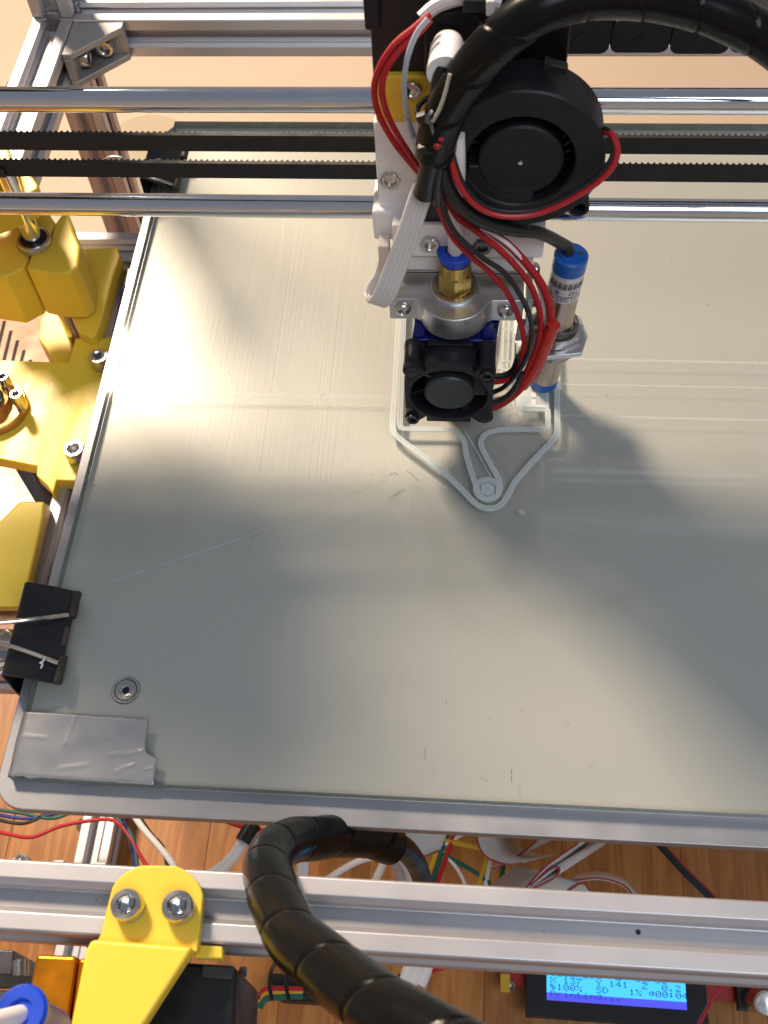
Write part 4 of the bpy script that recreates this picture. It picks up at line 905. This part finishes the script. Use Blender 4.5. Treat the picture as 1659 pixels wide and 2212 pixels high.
tw('thin_wire', [(968, 1770), (950, 1810), (940, 1850), (925, 1890)], 1.5, M_YELW, 'yellow wire beside the end of the black cable')
tw('thin_wire', [(978, 1770), (960, 1820), (945, 1870), (925, 1930)], 1.3, M_GRNW, 'teal wire beside the red wire')
tw('thin_wire', [(992, 1770), (975, 1820), (958, 1870), (935, 1930)], 1.4, M_REDW, 'red wire beside the teal wire')
tw('thin_wire', [(1074, 1770), (1068, 1810), (1060, 1850), (1045, 1930)], 1.3, M_WHTW, 'white wire hanging straight right of the yellow wires')
tw('thin_wire', [(1104, 1775), (1095, 1830), (1086, 1880), (1080, 1930)], 1.3, M_GRNW, 'dark green wire right of the white wire')
tw('thin_wire', [(935, 1830), (975, 1855), (1020, 1880), (1060, 1910)], 1.2, M_GRNW, 'dark green wire crossing the red wire')
tw('thin_wire', [(1390, 1790), (1430, 1830), (1480, 1885), (1540, 1945), (1570, 1990)], 2.0, M_BLKW, 'black wire crossing the wood at right')
tw('thin_wire', [(1396, 1788), (1436, 1827), (1487, 1882), (1547, 1942), (1577, 1987)], 1.0, M_REDW, 'red wire lying along the black wire at right')
tw('thin_wire', [(420, 1730), (470, 1765), (540, 1790), (620, 1800)], 1.3, M_REDW, 'dark red wire in the shade under the bed edge')
for i, (m_, lab) in enumerate(((M_BLKW, 'black'), (M_GRNW, 'green'), (M_BLUW, 'blue'), (M_REDW, 'red'))):
    tw('thin_wire', [(860, 2110 + i * 6), (920, 2083 + i * 6), (980, 2065 + i * 6), (1040, 2040 + i * 6)], 1.2, m_, lab + ' wire of the flat bundle below the front beam')
tw('thin_wire', [(1560, 2120), (1541, 2155), (1512, 2208), (1500, 2240)], 1.0, M_REDW, 'red wire beside the display')
# loose connector bundle under the wrap
cn = thing('loose_connector', 'dark loose plug with red green and yellow wires under the front wrap', 'connector', P(600, 2130, z=TZ))
obj('plug', MB().prism(px([(575, 2100), (720, 2110), (735, 2150), (690, 2165), (600, 2160)], z=-215), (0, 0, -14)), M_BLKM, cn, bevel=2)
for i, (m_) in enumerate((M_REDW, M_YELW, M_GRNW)):
    obj('lead', MB().tube(smooth(px([(655, 2140 + i * 5), (605, 2138 + i * 7), (570, 2140 + i * 9), (560, 2160 + i * 9)], z=-205)), 1.8, 10), m_, cn)
for dx in (0, 36):
    obj('lead', MB().tube(smooth(px([(596 + dx, 2078), (585 + dx, 2100), (582 + dx, 2130), (588 + dx, 2160)], z=-203)), .9, 8), M_BLK, cn)
obj('white_plug', MB().tube(smooth(px([(672, 2128), (690, 2140), (712, 2148)], z=-205)), 3.5, 14), M_WHTW, cn)
# grey ribbon with red edge, folded
def ribbon(name, pts, wvec, lab):
    p = smooth(pts, 2.5); w = np.array(wvec, float) * 1.35; k = MB(); n = len(p)
    t = thing(name, lab, 'ribbon cable', p.mean(0), 'grey ribbon cables')
    vs = []
    for q in p: vs += [q - w / 2, q + w / 2]
    k.add(vs, [(2 * i, 2 * i + 1, 2 * i + 3, 2 * i + 2) for i in range(n - 1)])
    o = obj('ribbon', k, M_GRYW, t, ang=60); s_ = o.modifiers.new('thickness', 'SOLIDIFY'); s_.thickness = .0009
    obj('red_edge', MB().tube(p - w / 2, .55, 8), mat('faded red insulation', (.30, .03, .035), .5, 0, .1, 200), t)
rz = -225
ribbon('flat_ribbon', px([(1120, 1800), (1085, 1770), (1068, 1800), (1085, 1840), (1130, 1858), (1165, 1855)], z=rz), (14, 10, -25), 'grey ribbon loop with red edge in the shade under the bed')
ribbon('flat_ribbon', px([(1300, 1790), (1270, 1810), (1230, 1840), (1188, 1890), (1215, 1880), (1255, 1858), (1262, 1840), (1245, 1842), (1200, 1878)], z=rz + 20), (20, 16, -14), 'grey ribbon folded like a flower on the wooden table')
ribbon('flat_ribbon', px([(1130, 1930), (1165, 1900), (1190, 1888), (1200, 1900), (1225, 1920), (1240, 1960)], z=rz + 15), (-22, 8, -12), 'grey ribbon bending down behind the front beam')
ribbon('flat_ribbon', px([(1120, 1850), (1160, 1830), (1195, 1805), (1220, 1780), (1245, 1755)], z=rz - 5), (20, 12, -5), 'grey ribbon running back under the bed')
ribbon('flat_ribbon', px([(1235, 1895), (1300, 1890), (1350, 1905), (1375, 1935)], z=rz - 20), (3, 6, -14), 'grey ribbon arching on the wood beside the fold')
ribbon('flat_ribbon', px([(840, 1790), (880, 1800), (930, 1790), (980, 1770)], z=-200), (10, 22, 6), 'grey ribbon partly hidden under the bed edge')

# ================================================================== DISPLAY
ZL = -270.
lc = thing('display_module', 'lit blue character display showing print status on the table', 'display', P(1330, 2150, z=ZL - 15))
TL, TR = P(1200, 2015, z=ZL), P(1516, 2034, z=ZL); BL = P(1181, 2160, z=ZL); BR = P(1485, 2182, z=ZL)
ux = (BR - BL); W = np.linalg.norm(ux); ux /= W; uy = np.array([-ux[1], ux[0], 0]); O = BL
Hh = 29.
def L_(a, b, z=0): return O + ux * a + uy * b + np.array([0, 0, z])
bz = MB(); o4 = [L_(-10.5, -8), L_(W + 10.5, -8), L_(W + 10.5, Hh + 8), L_(-10.5, Hh + 8)]; i4 = [L_(0, 0), L_(W, 0), L_(W, Hh), L_(0, Hh)]
v = o4 + i4 + [p + (0, 0, -9) for p in o4] + [p + (0, 0, -2) for p in i4]
bz.add(v, [(i, (i + 1) % 4, 4 + (i + 1) % 4, 4 + i) for i in range(4)] + [(i, 8 + i, 8 + (i + 1) % 4, (i + 1) % 4) for i in range(4)] + [(4 + i, 4 + (i + 1) % 4, 12 + (i + 1) % 4, 12 + i) for i in range(4)])
obj('bezel', bz, M_BLKM, lc)
obj('screen', MB().prism([L_(0.02, 3.9, -1.2), L_(W - .02, 3.9, -1.2), L_(W - .02, Hh, -1.2), L_(0.02, Hh, -1.2)], (0, 0, .3)), mat('lit cyan display', (.0, .0, .0), .3, emit='4fd0ff', estr=1.15), lc)
obj('screen_band', MB().prism([L_(0.02, 0, -1.2), L_(W - .02, 0, -1.2), L_(W - .02, 3.9, -1.2), L_(0.02, 3.9, -1.2)], (0, 0, .3)), mat('lit violet display', (.0, .0, .0), .3, emit='5a5cff', estr=1.0), lc)
tx = MB()
rows = ['h215/215o B  62/60o', 'X 137  Y 141  Z  0.2', 'f100%  SD   1% c00:04', 'Printing...']
cw = (W - 4) / 20
for r, s_ in enumerate(rows):
    for cx, cy in dots(s_):
        x_ = 2 + cx * cw / 6; y_ = 2.0 + (3 - r) * 3.35 + (6 - cy) * .42
        tx.add([L_(x_, y_, -.85), L_(x_ + cw / 6 * .95, y_, -.85), L_(x_ + cw / 6 * .95, y_ + .40, -.85), L_(x_, y_ + .40, -.85)], [(0, 1, 2, 3)])
obj('characters', tx, M_LCDC, lc)
obj('circuit_board', MB().prism([L_(-24, 7, -9.2), L_(W + 40, 7, -9.2), L_(W + 40, Hh + 14, -9.2), L_(-24, Hh + 14, -9.2)], (0, 0, -1.8)), M_PCB, lc)
obj('connector', MB().prism([L_(-24, 3, -9), L_(-19, 3, -9), L_(-19, 12, -9), L_(-24, 12, -9)], (0, 0, 5)), M_YELW, lc)
obj('screw', MB().socket(L_(-19, 6, -9), (0, 0, 1), 3.2, 3), M_STEEL, lc)
kn = L_(W + 35, 9, -8)
obj('knob', MB().lathe([(6.2, 0), (6.2, 20), (5.4, 21), (.1, 20.4)], kn, (.12, -.25, 1), 32), M_STEEL, lc)
obj('knob_base', MB().obox(kn + (0, 0, 2), ux, uy, (0, 0, 1), 16, 13, 5), M_BLK, lc, bevel=.5)
